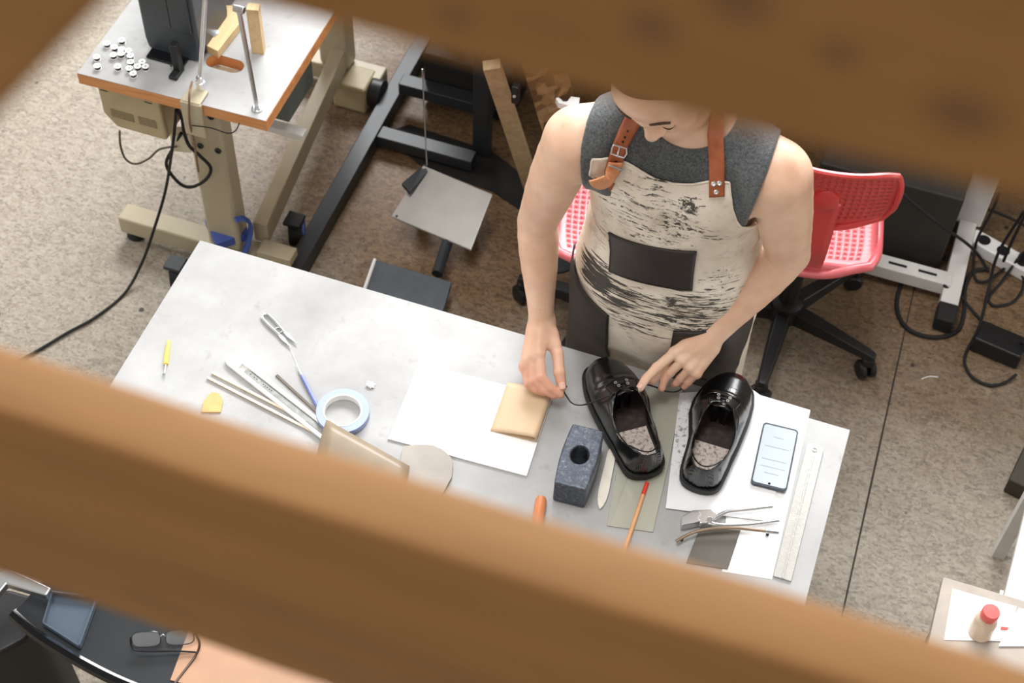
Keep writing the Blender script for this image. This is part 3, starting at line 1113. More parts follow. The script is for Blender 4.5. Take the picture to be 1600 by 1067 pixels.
def make_shoe(label, toe, heel, mir, rise):
    lo, hi = (-0.072, -0.16, -0.002), (0.072, 0.16, 0.12)
    F = Field(lo, hi, 0.0016)
    F.func(lo, hi, lambda x, y, z: shoe_form(x, y, z, mir))

    def cavity(x, y, z):
        s = 0.5 - y / SL
        inner = shoe_form(x, y, z, mir, 0.0035)
        return np.maximum(inner, (0.16 - s) * SL)

    F.func(lo, hi, cavity, cut=True)

    # opening for the foot: an egg seen from above
    def opening(x, y, z):
        s, w, h, xc = shoe_xyz(x, y, mir)
        u = (s - 0.66) / np.where(s < 0.66, 0.245, 0.315)
        hw_ = 0.0385 * np.sqrt(np.clip(1 - u * u, 0, 1)) + 0 * x
        d = np.where(np.abs(u) < 1, np.abs(x - xc) - hw_, np.abs(x - xc) + (np.abs(u) - 1) * 0.07)
        topl = 0.058 + 0.016 * np.clip((s - 0.7) / 0.3, 0, 1) + 0.02 * np.clip((0.5 - s) / 0.1, 0, 1)
        return np.maximum(d, SOLE + 0.02 - z), np.minimum(topl, 1)

    F.func(lo, hi, lambda x, y, z: opening(x, y, z)[0], k=0.002, cut=True)

    # collar line dips at the sides
    def above(x, y, z):
        s, w, h, xc = shoe_xyz(x, y, mir)
        top = SOLE + np.interp(s, [0, 0.40, 0.46, 0.55, 0.7, 0.85, 0.95, 1.0], [0.2, 0.2, 0.088, 0.068, 0.058, 0.062, 0.072, 0.074])
        return (top - z) + 0 * x

    F.func(lo, hi, above, k=0.003, cut=True)
    # creases across the vamp
    v, f = F.mesh()
    v = relax(v, f, 2)
    s = 0.5 - v[:, 1] / SL
    cr = np.exp(-((s - 0.3) / 0.05) ** 2) * np.clip((v[:, 2] - 0.04) / 0.03, 0, 1)
    v[:, 2] += 0.0011 * cr * np.sin(v[:, 1] * 330 + v[:, 0] * 40)
    a, b = P(*toe, Z + rise), P(*heel, Z + rise)
    d = unit(a - b)
    R2 = np.array([[d[1], d[0], 0], [-d[0], d[1], 0], [0, 0, 1]])
    c = (a + b) / 2
    root = thing('shoe', label, 'shoe', (c[0], c[1], Z + rise), 'pair of black shoes')

    def W(p):
        p = np.atleast_2d(np.array(p, float))
        return (R2 @ p.T).T + V(c[0], c[1], Z + rise)

    mesh_from(W(v), f, 'upper', M['shoe'], root)
    # sole
    ss = 0.5 - 0.5 * np.cos(np.linspace(0, PI, 56))
    w = np.interp(ss, S_T, S_W) + 0.0035
    w[0] = w[-1] = 0.006
    yy = (0.5 - ss) * (SL + 0.006)
    xc = np.interp(ss, S_T, S_X) * mir
    ol = [(xc[i] + w[i], yy[i], 0) for i in range(len(ss))] + [(xc[i] - w[i], yy[i], 0) for i in range(len(ss))][::-1]
    MB().prism(W(ol), (0, 0, SOLE + 0.004)).build('sole', M['sole'], root, bev=0.002)
    hl_ = [p for p in ol if p[1] < -0.055]
    # welt line
    MB().tube(W([(p[0] * 1.0, p[1], SOLE + 0.0045) for p in ol]), 0.0016, 6, closed=True).build('welt', M['sole'], root)
    w2 = np.maximum(np.interp(ss, S_T, S_W) - 0.006, 0.002)
    il = [(xc[i] + w2[i], yy[i] * 0.96, 0) for i in range(len(ss))] + [(xc[i] - w2[i], yy[i] * 0.96, 0) for i in range(len(ss))][::-1]
    MB().prism(W([(p[0], p[1], SOLE + 0.0045) for p in il]), (0, 0, 0.003)).build('insole', M['insole'], root)
    hp = [(x_, y_) for x_, y_, _ in [(p[0], p[1], 0) for p in il] if y_ < -0.03]
    MB().prism(W([(x_ * 0.9, y_, SOLE + 0.0076) for x_, y_ in hp]), (0, 0, 0.0012)).build('heel_pad', M['heelpad'], root)
    # collar piping
    rim = []
    for t_ in np.linspace(0, 2 * PI, 61)[:-1]:
        u = math.cos(t_)
        s_ = 0.66 + u * (0.245 if u < 0 else 0.31)
        xcc = np.interp(s_, S_T, S_X) * mir
        x = xcc + 0.0392 * math.sin(t_)
        top = SOLE + np.interp(s_, [0, 0.40, 0.46, 0.55, 0.7, 0.85, 0.95, 1.0], [0.09, 0.075, 0.084, 0.068, 0.058, 0.062, 0.072, 0.074])
        rim.append((x, (0.5 - s_) * SL, top))
    rim = np.array(rim)
    for i in range(len(rim)):
        o_ = np.array([(rim[i, 0], rim[i, 1], 0.12)])
        hh = F.hit(o_, [(0, 0, -1.0)], 0.0, tmax=0.08, n=60)
        if not np.isnan(hh[0, 2]):
            rim[i, 2] = max(rim[i, 2] - 0.006, min(hh[0, 2], rim[i, 2] + 0.003))
    MB().tube(W(rim), 0.0016, 6, closed=True).build('collar', M['shoe'], root)
    # facings (the flaps that carry the eyelets), tongue and laces over the instep
    zt_ = lambda x, y: F.hit(np.array([(x, y, 0.125)]), [(0, 0, -1.0)], 0.0, tmax=0.12, n=120)[0, 2]
    for sd_ in (-1, 1):
        G = []
        for i in range(9):
            s_ = 0.315 + 0.11 * i / 8
            row = []
            for j in range(8):
                x = np.interp(s_, S_T, S_X) * mir + sd_ * (0.004 + 0.006 * (1 - i / 8) + 0.024 * j / 7)
                y = (0.5 - s_ - 0.02 * j / 7) * SL
                zz = zt_(x, y)
                row.append((x, y, (zz if not np.isnan(zz) else 0.05) + 0.0034))
            G.append(row)
        fc = MB().sheet(W(np.array(G).reshape(-1, 3)).reshape(9, 8, 3)).build('facing', M['shoe'], root, thick=0.0032, angle=70)
        edge = [G[0][j] for j in range(8)] + [G[i][7] for i in range(1, 9)] + [G[8][j] for j in range(6, -1, -1)] + [G[i][0] for i in range(7, 0, -1)]
        MB().tube(W(edge), 0.0012, 6, closed=True).build('edge_stitch', M['shoe'], fc)
        for i in (2, 5):
            p_ = np.array(G[i][1])
            MB().lathe([(0.0016, 0.0), (0.0034, 0.0), (0.0034, 0.0014), (0.0016, 0.0014), (0.0016, 0)], W(p_)[0], 12).build('eyelet', M['dullsteel'], fc)
        # stitched seam running back
        sm_ = []
        for i in range(14):
            s_ = 0.30 + 0.26 * i / 13
            x = np.interp(s_, S_T, S_X) * mir + sd_ * (0.012 + 0.028 * min(1, i / 9))
            y = (0.5 - s_) * SL
            zz = zt_(x, y)
            if not np.isnan(zz):
                sm_.append((x, y, zz + 0.0004))
        MB().tube(W(sm_), 0.0009, 5).build('seam', M['sole'], root)
    tg = []
    for i in range(12):
        s_ = 0.345 + 0.125 * i / 11
        zc2 = SOLE + np.interp(s_, [0.34, 0.40, 0.44, 0.48], [0.069, 0.0765, 0.081, 0.086])
        tg.append([(np.interp(s_, S_T, S_X) * mir + 0.019 * q, (0.5 - s_) * SL, zc2 - 0.007 * q * q + 0.0007 * math.sin(i * 2.1)) for q in np.linspace(-1, 1, 9)])
    MB().sheet(W(np.array(tg).reshape(-1, 3)).reshape(12, 9, 3)).build('tongue', M['shoe'], root, thick=0.003, angle=70)
    for i, s_ in enumerate((0.335, 0.375)):
        pth = []
        for j in range(9):
            x = (j / 8 - 0.5) * 0.03 + np.interp(s_, S_T, S_X) * mir
            y = (0.5 - s_ + 0.006 * math.sin(j * PI / 8)) * SL
            zz = zt_(x, y)
            pth.append((x, y, (zz if not np.isnan(zz) else 0.07) + 0.0035))
        MB().tube(W(pth), 0.0016, 6).build('shoelace', M['lace'], root)
    return root, W


SHOE_A, WA = make_shoe('left shoe of the black pair, its lace being threaded by both hands', (939, 577), (1013, 746), -1, 0.0035)
SHOE_B, WB = make_shoe('right shoe of the black pair, unlaced, standing on the smudged paper', (1143, 601), (1087, 768), 1, 0.0046)
# ------------------------------------------------------------------ sewing machine table (upper left)
TZ = 0.785
tx0, tx1, ty0, ty1 = -1.829, -1.338, 2.327, 3.42
TH = 0.034
st = thing('sewing_table', 'beige sewing machine table with a white top and orange plywood edges', 'sewing table', (-1.58, 2.8, 0))
top_ = MB()
sl = P(330, 100, TZ)
# slot cut in the top for the belt: build the top as a frame around it
s0, s1 = P(338, 101, TZ), P(378, 106, TZ)
sx0, sx1, sy0, sy1 = s0[0] - 0.03, s1[0] + 0.004, s1[1] - 0.025, s1[1] + 0.022
zc_ = TZ - TH / 2
z_lo, z_hi = TZ - TH, TZ
ol = [(tx0, ty0 - 0.006), (tx1, ty0 + 0.006), (tx1, ty1), (tx0, ty1)]
ring = []
for cx, a0 in ((sx1 - 0.023, -PI / 2), (sx0 + 0.023, PI / 2)):
    for i in range(9):
        an = a0 + PI * i / 8
        ring.append((cx + 0.0235 * math.cos(an), (sy0 + sy1) / 2 + 0.0235 * math.sin(an)))


def holed_plate(outer, hole, z0, z1, n=48):
    """flat plate with one hole: angular fan between the two outlines"""
    hc = np.mean(hole, 0)

    def along(poly, an):
        d = np.array([math.cos(an), math.sin(an)])
        best = None
        for i in range(len(poly)):
            p, q = np.array(poly[i]), np.array(poly[(i + 1) % len(poly)])
            A = np.array([[d[0], p[0] - q[0]], [d[1], p[1] - q[1]]])
            if abs(np.linalg.det(A)) < 1e-12:
                continue
            t, u = np.linalg.solve(A, p - hc)
            if t > 0 and -1e-9 <= u <= 1 + 1e-9 and (best is None or t > best):
                best = t
        return hc + d * best

    ans = sorted(set([2 * PI * i / n - PI for i in range(n)] + [math.atan2(p[1] - hc[1], p[0] - hc[0]) for p in outer] + [math.atan2(p[1] - hc[1], p[0] - hc[0]) for p in hole]))
    vs, fs = [], []
    for an in ans:
        o_, i_ = along(outer, an), along(hole, an)
        vs += [(*o_, z1), (*i_, z1), (*o_, z0), (*i_, z0)]
    m_ = len(ans)
    for i in range(m_):
        a, b = 4 * i, 4 * ((i + 1) % m_)
        fs += [(a, b, b + 1, a + 1), (a + 2, a + 3, b + 3, b + 2), (a + 2, b + 2, b, a), (a + 1, b + 1, b + 3, a + 3)]
    return MB().add(vs, fs)


core = holed_plate(ol, ring, z_lo, z_hi - 0.0015).build('tabletop', M['ply'], st, flat=True)
holed_plate([(x + (0.001 if x < -1.6 else -0.001), y) for x, y in ol], ring, z_hi - 0.0016, z_hi).build('laminate', M['worktop'], core, flat=True)
# T-shaped ends, stretcher
colc = P(349, 372, 0.06)
col_b = V(-1.585, 2.475, 0)
for yy in (2.475, 3.25):
    MB().box((-1.585, yy, 0.415), (0.098, 0.062, 0.63)).build('column', M['beige'], st, bev=0.012, seg=3)
    MB().box((-1.585, yy, 0.738), (0.36, 0.05, 0.024)).build('bracket', M['beige'], st, bev=0.003)
    f0 = -1.918
    MB().box(((f0 - 1.435) / 2, yy, 0.065), (-1.435 - f0, 0.062, 0.062)).build('foot_bar', M['beige'], st, bev=0.006)
    for x in (f0 + 0.03, -1.47):
        MB().lathe([(0.026, 0.0), (0.028, 0.006), (0.02, 0.018), (0.008, 0.022), (0.008, 0.036)], (x, yy, 0), 18).build('glide', M['rubber'], st)
for x, z in ((-1.612, 0.62), (-1.556, 0.62), (-1.602, 0.5), (-1.552, 0.5)):
    MB().lathe([(0.009, 0.0), (0.009, 0.004), (0.0045, 0.0045), (0.0045, 0.002), (0.0, 0.002)], (x, 2.444, z), 14, axis=(0, -1, 0)).build('bolt', M['dkgrey'], st)
q0, q1 = P(407, 350, 0.17), P(524, 92, 0.17)
qd = (q1 - q0) / (q1[1] - q0[1])
MB().span(q0 + qd * (2.5 - q0[1]) + V(0, 0, -0.03), q0 + qd * (3.3 - q0[1]) + V(0, 0, -0.03), 0.042, 0.075).build('stretcher', M['beige'], st, bev=0.003)
MB().box((-1.44, 2.475, 0.105), (0.1, 0.05, 0.03)).build('stretcher_bracket', M['beige'], st, bev=0.003)
# motor / control boxes hung under the top
cb_ = MB()
bp = [PY(151, 150, 2.36), PY(258, 176, 2.36), PY(256, 216, 2.36), PY(167, 196, 2.36), PY(153, 178, 2.36)]
MB().prism([(p[0], 2.352, p[2]) for p in bp[:0]] or [(-1.800, 2.345, TZ - TH), (-1.632, 2.345, TZ - TH), (-1.632, 2.345, 0.60), (-1.770, 2.345, 0.60), (-1.800, 2.345, 0.64)], (0, 0.2, 0)).build('control_box', M['beige_dk'], st, bev=0.006)
cbx = [c_ for c_ in st.children if c_.name.startswith('control_box')][0]
MB().box((-1.745, 2.3442, 0.65), (0.062, 0.001, 0.026)).build('rating_plate', M['label'], cbx)
MB().box((-1.676, 2.3442, 0.65), (0.048, 0.001, 0.026)).build('rating_plate', M['label'], cbx)
for x in (-1.782, -1.662):
    for i in range(3):
        MB().box((x, 2.3442, 0.722 + 0.008 * i), (0.02, 0.001, 0.0022)).build('vent_slot', M['black'], cbx)
MB().box((-1.45, 2.62, 0.65), (0.12, 0.16, 0.17)).build('drawer_box', mat('green grey steel', rgb(88, 96, 92), 0.5), st, bev=0.006)
MB().box((-1.44, 2.56, 0.515), (0.16, 0.03, 0.02)).build('cross_rail', M['offwhite'], st, bev=0.003)
MB().box((-1.645, 2.43, 0.52), (0.05, 0.035, 0.06), rz=0.25).build('junction_box', mat('cream plastic', rgb(214, 206, 180), 0.5), st, bev=0.004)
# clamp holding the pole at the front edge
MB().box((-1.528, 2.331 - 0.008, 0.735), (0.055, 0.012, 0.11)).build('edge_clamp', M['beige'], st, bev=0.004)
MB().box((-1.528, 2.345, TZ + 0.004), (0.05, 0.05, 0.008)).build('edge_clamp', M['beige'], st, bev=0.003)
pb = P(315, 142, TZ)
MB().tube([(pb[0], pb[1], TZ), (pb[0], pb[1], TZ + 0.03), (pb[0], pb[1], TZ + 0.031), (pb[0], pb[1], TZ + 0.045)], [0.011, 0.011, 0.0085, 0.0085], 14).build('pole_socket', M['chrome'], st)
pt = PY(322, -30, 2.45)
MB().cyl((pb[0], pb[1], TZ + 0.03), pt, 0.006, n=14).build('thread_pole', M['chrome'], st)
pb2 = P(402, 170, TZ)
pt2 = PY(373, 14, pb2[1] + 0.01)
MB().cyl((pb2[0], pb2[1], TZ), pt2, 0.0058, n=14).build('thread_pole', M['steel'], st)
MB().lathe([(0.014, 0), (0.014, 0.003), (0.009, 0.004), (0.009, 0.009)], (pb2[0], pb2[1], TZ), 18).build('pole_washer', M['steel'], st)
MB().cyl(pt2 + V(-0.012, 0, 0), pt2 + V(0.014, 0, 0), 0.009, n=14).build('pole_clamp', M['steel'], st, bev=0.002)
# blue tape round the column foot
MB().lathe([(0.062, 0.0), (0.068, 0.002), (0.068, 0.028), (0.062, 0.03)], (-1.585, 2.475, 0.13), 4).build('tape_band', M['blue'], st)
MB().tube(smooth_path([(-1.53, 2.435, 0.25), (-1.512, 2.455, 0.24), (-1.508, 2.47, 0.19), (-1.52, 2.45, 0.12), (-1.53, 2.43, 0.1)], 6), 0.011, 8, flat=0.5).build('tape_loop', M['blue'], st)

# sewing machine head
sm_ = thing('sewing_machine', 'dark grey industrial sewing machine standing on the white sewing table', 'sewing machine', (-1.62, 2.6, TZ))
hy = 2.455
h0, h1 = PY(231, 84, hy), PY(312, 82, hy)
hb = PY(270, 84, hy)[2]
hx0, hx1 = h0[0], h1[0]
MB().prism([(hx0 + 0.004, hy, hb), (hx0 + 0.02, hy, hb - 0.008), (hx1 - 0.02, hy, hb - 0.008), (hx1 - 0.004, hy, hb), (hx1, hy, hb + 0.03), (hx1, hy, 1.09), (hx1 - 0.02, hy, 1.11), (hx0 + 0.02, hy, 1.11), (hx0, hy, 1.09), (hx0, hy, hb + 0.03)], (0, 0.16, 0)).build('head', M['machine'], sm_, bev=0.008, seg=3)
MB().box(((hx0 + hx1) / 2, hy - 0.003, 0.98), ((hx1 - hx0) * 0.86, 0.006, 0.2)).build('face_plate', M['machine'], sm_, bev=0.002)
MB().box(((hx0 + hx1) / 2 + 0.01, hy - 0.0065, 0.985), (0.0016, 0.001, 0.2)).build('seam', M['black'], sm_)
MB().cyl(((hx0 + hx1) / 2 + 0.03, hy - 0.004, 1.02), ((hx0 + hx1) / 2 + 0.03, hy - 0.009, 1.02), 0.005).build('screw', M['dkgrey'], sm_)
MB().box(((hx0 + hx1) / 2, 2.82, 1.02), (0.1, 0.6, 0.13)).build('arm', M['machine'], sm_, bev=0.02, seg=3)
MB().box(((hx0 + hx1) / 2, 3.08, TZ + 0.112), (0.12, 0.14, 0.215)).build('standard', M['machine'], sm_, bev=0.02, seg=3)
bd0, bd1 = P(217, 108, TZ), P(272, 118, TZ)
MB().box(((bd0[0] + bd1[0]) / 2 + 0.005, hy + 0.0, TZ + 0.0046), (bd1[0] - bd0[0] + 0.01, 0.06, 0.008)).build('throat_plate', M['blackgl'], sm_, bev=0.002)
MB().box(((hx0 + hx1) / 2, 2.78, TZ + 0.0036), (0.1, 0.56, 0.006)).build('bed', M['machine'], sm_, bev=0.002)
ft = P(271, 124, TZ)
MB().box((ft[0], ft[1] + 0.03, TZ + 0.047), (0.018, 0.022, 0.085)).build('presser_bar', M['black'], sm_, bev=0.003)
MB().box((ft[0], ft[1] + 0.018, TZ + 0.0056), (0.022, 0.045, 0.01)).build('presser_foot', M['black'], sm_, bev=0.003)
MB().cyl((ft[0] - 0.02, ft[1] + 0.03, TZ + 0.012), (ft[0] - 0.02, ft[1] + 0.03, hb), 0.003, n=10).build('needle_bar', M['steel'], sm_)

# wooden blocks on the table
a = P(345, 78, TZ + 0.0006)
wb = thing('thread_stand', 'pale wooden base with a metal thread pin on the sewing table', 'thread stand', (a[0], a[1], TZ))
MB().prism(px_poly([(322, 71), (340, 80), (376, 34), (362, 8), (352, 8)], TZ + 0.0246), (0, 0, -0.024)).build('base', M['pale_wood'], wb, bev=0.0015)
MB().lathe([(0.014, 0), (0.014, 0.003), (0.004, 0.004), (0.004, 0.02), (0.0, 0.021)], P(333, 52, TZ + 0.024), 18).build('thread_pin', M['steel'], wb)
a = P(400, 90, TZ)
MBo = MB().box((a[0] - 0.004, a[1] + 0.025, TZ + 0.07), (0.03, 0.026, 0.14), rz=0.25)
tag(MBo.build('wooden_block', M['pale_wood'], bev=0.0015), 'upright pale wooden block standing behind the leaning thread pole', 'block')

# bobbins
bobs = [(152, 93), (153, 107), (168, 72), (191, 67), (180, 78), (187, 80), (199, 83), (178, 90), (204, 90), (185, 108), (205, 101), (216, 108), (228, 108), (203, 111), (209, 119), (190, 82), (221, 103)]
bprof = [(0.0026, 0.0), (0.0088, 0.0), (0.0088, 0.0011), (0.0052, 0.0014), (0.0052, 0.0088), (0.0088, 0.0091), (0.0088, 0.0103), (0.0026, 0.0103), (0.0026, 0.0)]
first = None
blabels = {0: 'bobbin nearest the left edge of the sewing table, upper of the two', 1: 'bobbin nearest the left edge of the sewing table, lower of the two',
           2: 'bobbin at the far left of the loose upper row', 3: 'bobbin farthest back of the scatter on the sewing table', 12: 'rightmost bobbin, touching the machine\'s black throat plate',
           14: 'frontmost bobbin of the tight front cluster', 9: 'lone bobbin in front of the gap, left of the tight front cluster', 7: 'bobbin standing alone in the middle of the scatter'}
used = []
for i, (x, y) in enumerate(bobs):
    p = P(x, y, TZ)
    for q in used:
        d = p - q
        n_ = np.linalg.norm(d)
        if n_ < 0.0186:
            p = q + d / max(n_, 1e-6) * 0.0186
    used.append(p)
    if first is None:
        first = thing('bobbin', '', 'bobbin', p)
        MB().lathe(bprof, p, 24).build('spool', M['white'], first, angle=40)
        MB().lathe([(0.0053, 0.0016), (0.0074, 0.0018), (0.0074, 0.0084), (0.0053, 0.0086), (0.0053, 0.0016)], p, 20).build('thread', M['black'], first, angle=40)
        o = first
    else:
        o = first.copy()
        COL.objects.link(o)
        for ch_ in first.children:
            c2_ = ch_.copy()
            COL.objects.link(c2_)
            c2_.parent = o
    o.location = (p[0], p[1], TZ)
    tag(o, blabels.get(i, 'white plastic bobbin in the loose heap beside the sewing machine foot'), 'bobbin', 'white bobbins on the sewing table')

# cables of the sewing machine
cab = [PY(275, 172, 2.355), PY(273, 200, 2.36), PY(268, 240, 2.36), P(258, 300, 0.28), P(240, 360, 0.15), P(222, 410, 0.05), P(195, 458, 0.006), P(150, 495, 0.006), P(105, 520, 0.006), P(60, 547, 0.006), P(10, 575, 0.006)]
tag(MB().tube(smooth_path(cab, 10), 0.0042, 8).build('power_cable', M['rubber']), 'black power cable running from the sewing table down across the floor', 'cable')
lp = [PY(x, y, 2.415) for x, y in ((283, 208), (270, 232), (260, 258), (280, 286), (300, 292), (322, 280), (329, 262), (312, 243), (296, 228), (288, 208), (284, 185), (276, 168))]
tag(MB().tube(smooth_path(lp, 8), 0.0045, 8).build('cable_loop', M['rubber']), 'black cable hanging in a loop in front of the beige column', 'cable')
lp = [PY(x, y, 2.40) for x, y in ((187, 204), (188, 226), (196, 248), (212, 256), (232, 248), (250, 233), (276, 229))]
tag(MB().tube(smooth_path(lp, 8), 0.003, 8).build('motor_cable', mat('grey cable', rgb(92, 84, 72), 0.6)), 'thin grey-brown cable sagging below the control box', 'cable')
lp = [P(300, 128, TZ + 0.02), PY(296, 148, 2.31), PY(296, 190, 2.31), PY(303, 220, 2.33), PY(310, 268, 2.36)]
tag(MB().tube(smooth_path(lp, 8), 0.0028, 8).build('lamp_wire', mat('brown wire', rgb(126, 98, 78), 0.6)), 'brown wire wound round the pole clamp and hanging down the column', 'wire')
lp = [PY(x, y, 2.305) for x, y in ((300, 196), (330, 200), (355, 208), (368, 204), (374, 192))]
tag(MB().tube(smooth_path(lp, 8), 0.0016, 6).build('thin_wire', M['rubber']), 'thin black wire strung across the top of the beige column', 'wire')

# ------------------------------------------------------------------ dark treadle stand with a workbench above it (behind)
dk = thing('steel_stand', 'dark grey steel work stand with floor bars, half lost in shade behind the bench', 'work stand', (-0.95, 3.2, 0))
a, b = P(470, 402, 0.05), P(636, 118, 0.05)
dd = (b - a) / (b[1] - a[1])
base_l = lambda y: a + dd * (y - a[1])
bx_ = -1.40
MB().box((-1.397, 3.0, 0.03), (0.05, 1.06, 0.06)).build('floor_bar', M['dkgrey'], dk, bev=0.003)
c1, c2 = P(590, 198, 0.06), P(700, 236, 0.06)
xr = P(748, 250, 0.0)[0]
MB().box(((xr - 1.372) / 2, (c1[1] + c2[1]) / 2, 0.035), (xr + 1.372, 0.05, 0.04)).build('cross_bar', M['dkgrey'], dk, bev=0.003)
c1 = P(640, 130, 0.1)
MB().box(((xr - 1.372) / 2, c1[1], 0.09), (xr + 1.372, 0.05, 0.04)).build('cross_bar', M['dkgrey'], dk, bev=0.003)
pp_ = P(748, 250, 0.0)
for x, y in ((pp_[0] + 0.0, pp_[1] + 0.03), (-1.29, 3.46), (-0.76, 3.46)):
    MB().box((x, y, 0.37), (0.05, 0.04, 0.74)).build('post', M['dkgrey'], dk, bev=0.003)
MB().box((-1.02, 3.26, 0.757), (0.60, 0.90, 0.034)).build('tabletop', M['offwhite'], dk, bev=0.002)
MB().box((-0.86, 3.6, 0.14), (0.2, 0.2, 0.26)).build('motor', M['black'], dk, bev=0.02)
ch = [P(667, 258, 0.19), P(664, 200, 0.4), P(660, 108, 0.735)]
MB().tube(ch, 0.0018, 6).build('pedal_chain', M['steel'], dk)
# pedals
pd = thing('treadle_pedal', 'large square grey metal treadle plate on the floor behind the bench', 'pedal', P(690, 325, 0))
pz = lambda x, y, z: P(x, y, z)
q = [pz(611, 338, 0.10), pz(661, 258, 0.17), pz(770, 303, 0.17), pz(736, 391, 0.10)]
MB().prism(q, (0, 0, -0.006)).build('plate', M['dullsteel'], pd, bev=0.003)
MB().prism([pz(628, 286, 0.165), pz(664, 256, 0.168), pz(668, 268, 0.168), pz(640, 300, 0.155)], (0, 0, -0.012)).build('hinge_tab', M['dkgrey'], pd)
MB().cyl(pz(620, 338, 0.101), pz(620, 338, 0.1035), 0.004).build('screw', M['black'], pd)
MB().cyl(pz(700, 375, 0.085), pz(683, 428, 0.078), 0.016, n=16).build('rod', M['dkgrey'], pd)
for dx_ in (-0.08, 0.06):
    MB().box((q[0][0] * 0.5 + q[2][0] * 0.5 + dx_, q[0][1] * 0.5 + q[2][1] * 0.5 + 0.05, 0.055), (0.03, 0.03, 0.11)).build('support', M['dkgrey'], pd)
pd2 = thing('treadle_pedal', 'dark blue-grey pedal plate with one bright edge, next to the workbench edge', 'pedal', P(635, 450, 0))
q = [pz(560, 470, 0.065), pz(586, 405, 0.085), pz(706, 440, 0.085), pz(688, 500, 0.065)]
MB().prism(q, (0, 0, -0.02)).build('plate', mat('blue grey pedal', rgb(76, 84, 92), 0.45), pd2, bev=0.003)
MB().tube([pz(566, 462, 0.072), pz(586, 405, 0.089)], 0.005, 8).build('edge_strip', M['white'], pd2)
MB().box((q[0][0] * 0.5 + q[2][0] * 0.5, q[0][1] * 0.5 + q[2][1] * 0.5, 0.028), (0.12, 0.08, 0.056)).build('support', M['black'], pd2)
# round blue/black caster next to the dark bar
for i, (x, y, lab) in enumerate(((462, 362, 'black swivel caster with a blue band beside the dark floor bar'), (278, 430, 'black caster with a blue band below the left end of the workbench'))):
    c = P(x, y, 0.04)
    cw = thing('caster', lab, 'caster', (c[0], c[1], 0))
    MB().lathe([(0.014, -0.02), (0.038, -0.02), (0.042, -0.014), (0.042, 0.014), (0.038, 0.02), (0.014, 0.02)], (c[0], c[1], 0.042), 24, axis=(0.9, 0.43, 0)).build('wheel', M['rubber'], cw)
    MB().tube([(c[0] + 0.022 * 0.9 + 0.03 * math.cos(t_) * -0.43, c[1] + 0.022 * 0.43 + 0.03 * math.cos(t_) * 0.9, 0.042 + 0.03 * math.sin(t_)) for t_ in np.linspace(0, 2 * PI, 20)[:-1]], 0.006, 6, closed=True).build('band', M['blue'], cw)
    MB().box((c[0], c[1], 0.09), (0.05, 0.05, 0.012)).build('fork_plate', M['dkgrey'], cw, bev=0.002)
# beige box with black knob seen past the stretcher
c = P(556, 156, 0.0)
kb = thing('foot_motor', 'small beige motor with a black end cap on the floor behind the stretcher', 'motor', c)
MB().box((c[0], c[1], 0.05), (0.11, 0.1, 0.1)).build('housing', M['beige_dk'], kb, bev=0.01)
MB().cyl((c[0] + 0.055, c[1], 0.055), (c[0] + 0.095, c[1], 0.055), 0.045).build('end_cap', M['black'], kb, bev=0.006)

tag(MB().box((-1.17, 3.35, 0.11), (0.28, 0.17, 0.20)).build('black_crate', mat('black crate', rgb(20, 20, 19), 0.7), bev=0.006), 'low black crate between the cross bars of the steel stand', 'crate')
tag(MB().prism(px_poly([(600, 208), (640, 196), (770, 238), (848, 300), (838, 345), (770, 300), (655, 258)], 0.0006), (0, 0, 0.004)).build('shade_sheet', mat('dark shade sheet', rgb(26, 24, 22), 0.85)), 'dark sheet for the shade on the floor behind the large treadle plate', 'mat')  # dark sheet added where the floor lies in deep shade

# leaning plank and flake board panel
a, b = P(840, 318, 0.0), P(768, 100, 0.71)
pk = MB().span(a, b, 0.045, 0.03, up=(0.3, -1, 0.3)).build('wooden_plank', M['plank'], bev=0.002)
tag(pk, 'dusty pine plank leaning behind the worker\'s bare right arm', 'plank')
a2, b2 = P(870, 300, 0.0), P(808, 100, 0.66)
pb_ = MB().span(a2 + V(0.05, 0.05, 0), b2 + V(0.05, 0.05, 0), 0.11, 0.018, up=(0.5, -1, 0.25)).build('flake_board', M['osb'], bev=0.001)
tag(pb_, 'strip of brown flake board leaning beside the pine plank', 'board')
c = P(808, 142, 0.62)
cl = thing('spring_clip', 'small black clip with a steel pin on the flake board', 'clip', c)
MB().box(c + V(0, -0.01, 0), (0.02, 0.02, 0.06), rot=[[1, 0, 0], [0, 1, 0], [0, 0, 1]]).build('body', M['black'], cl, bev=0.004)
MB().cyl(c + V(0, -0.02, 0), c + V(0, -0.024, 0.002), 0.004).build('pin', M['steel'], cl)
a = P(884, 158, 0.62)
hs = thing('hook_stand', 'white hook on a thin dark pole, just left of the worker\'s bare shoulder', 'hook stand', (a[0], a[1] + 0.02, 0))
MB().prism([P(x, y, 0.62) for x, y in ((868, 152), (874, 152), (880, 158), (886, 158), (892, 150), (906, 152), (905, 162), (894, 166), (886, 164), (872, 160))], (0, 0, -0.02)).build('hook', M['white'], hs, bev=0.002)
MB().cyl((a[0], a[1] + 0.01, 0.01), (a[0], a[1] + 0.01, 0.605), 0.012).build('pole', M['dkgrey'], hs)
MB().lathe([(0.07, 0), (0.07, 0.008), (0.02, 0.014)], (a[0], a[1] + 0.01, 0), 24).build('base', M['dkgrey'], hs)

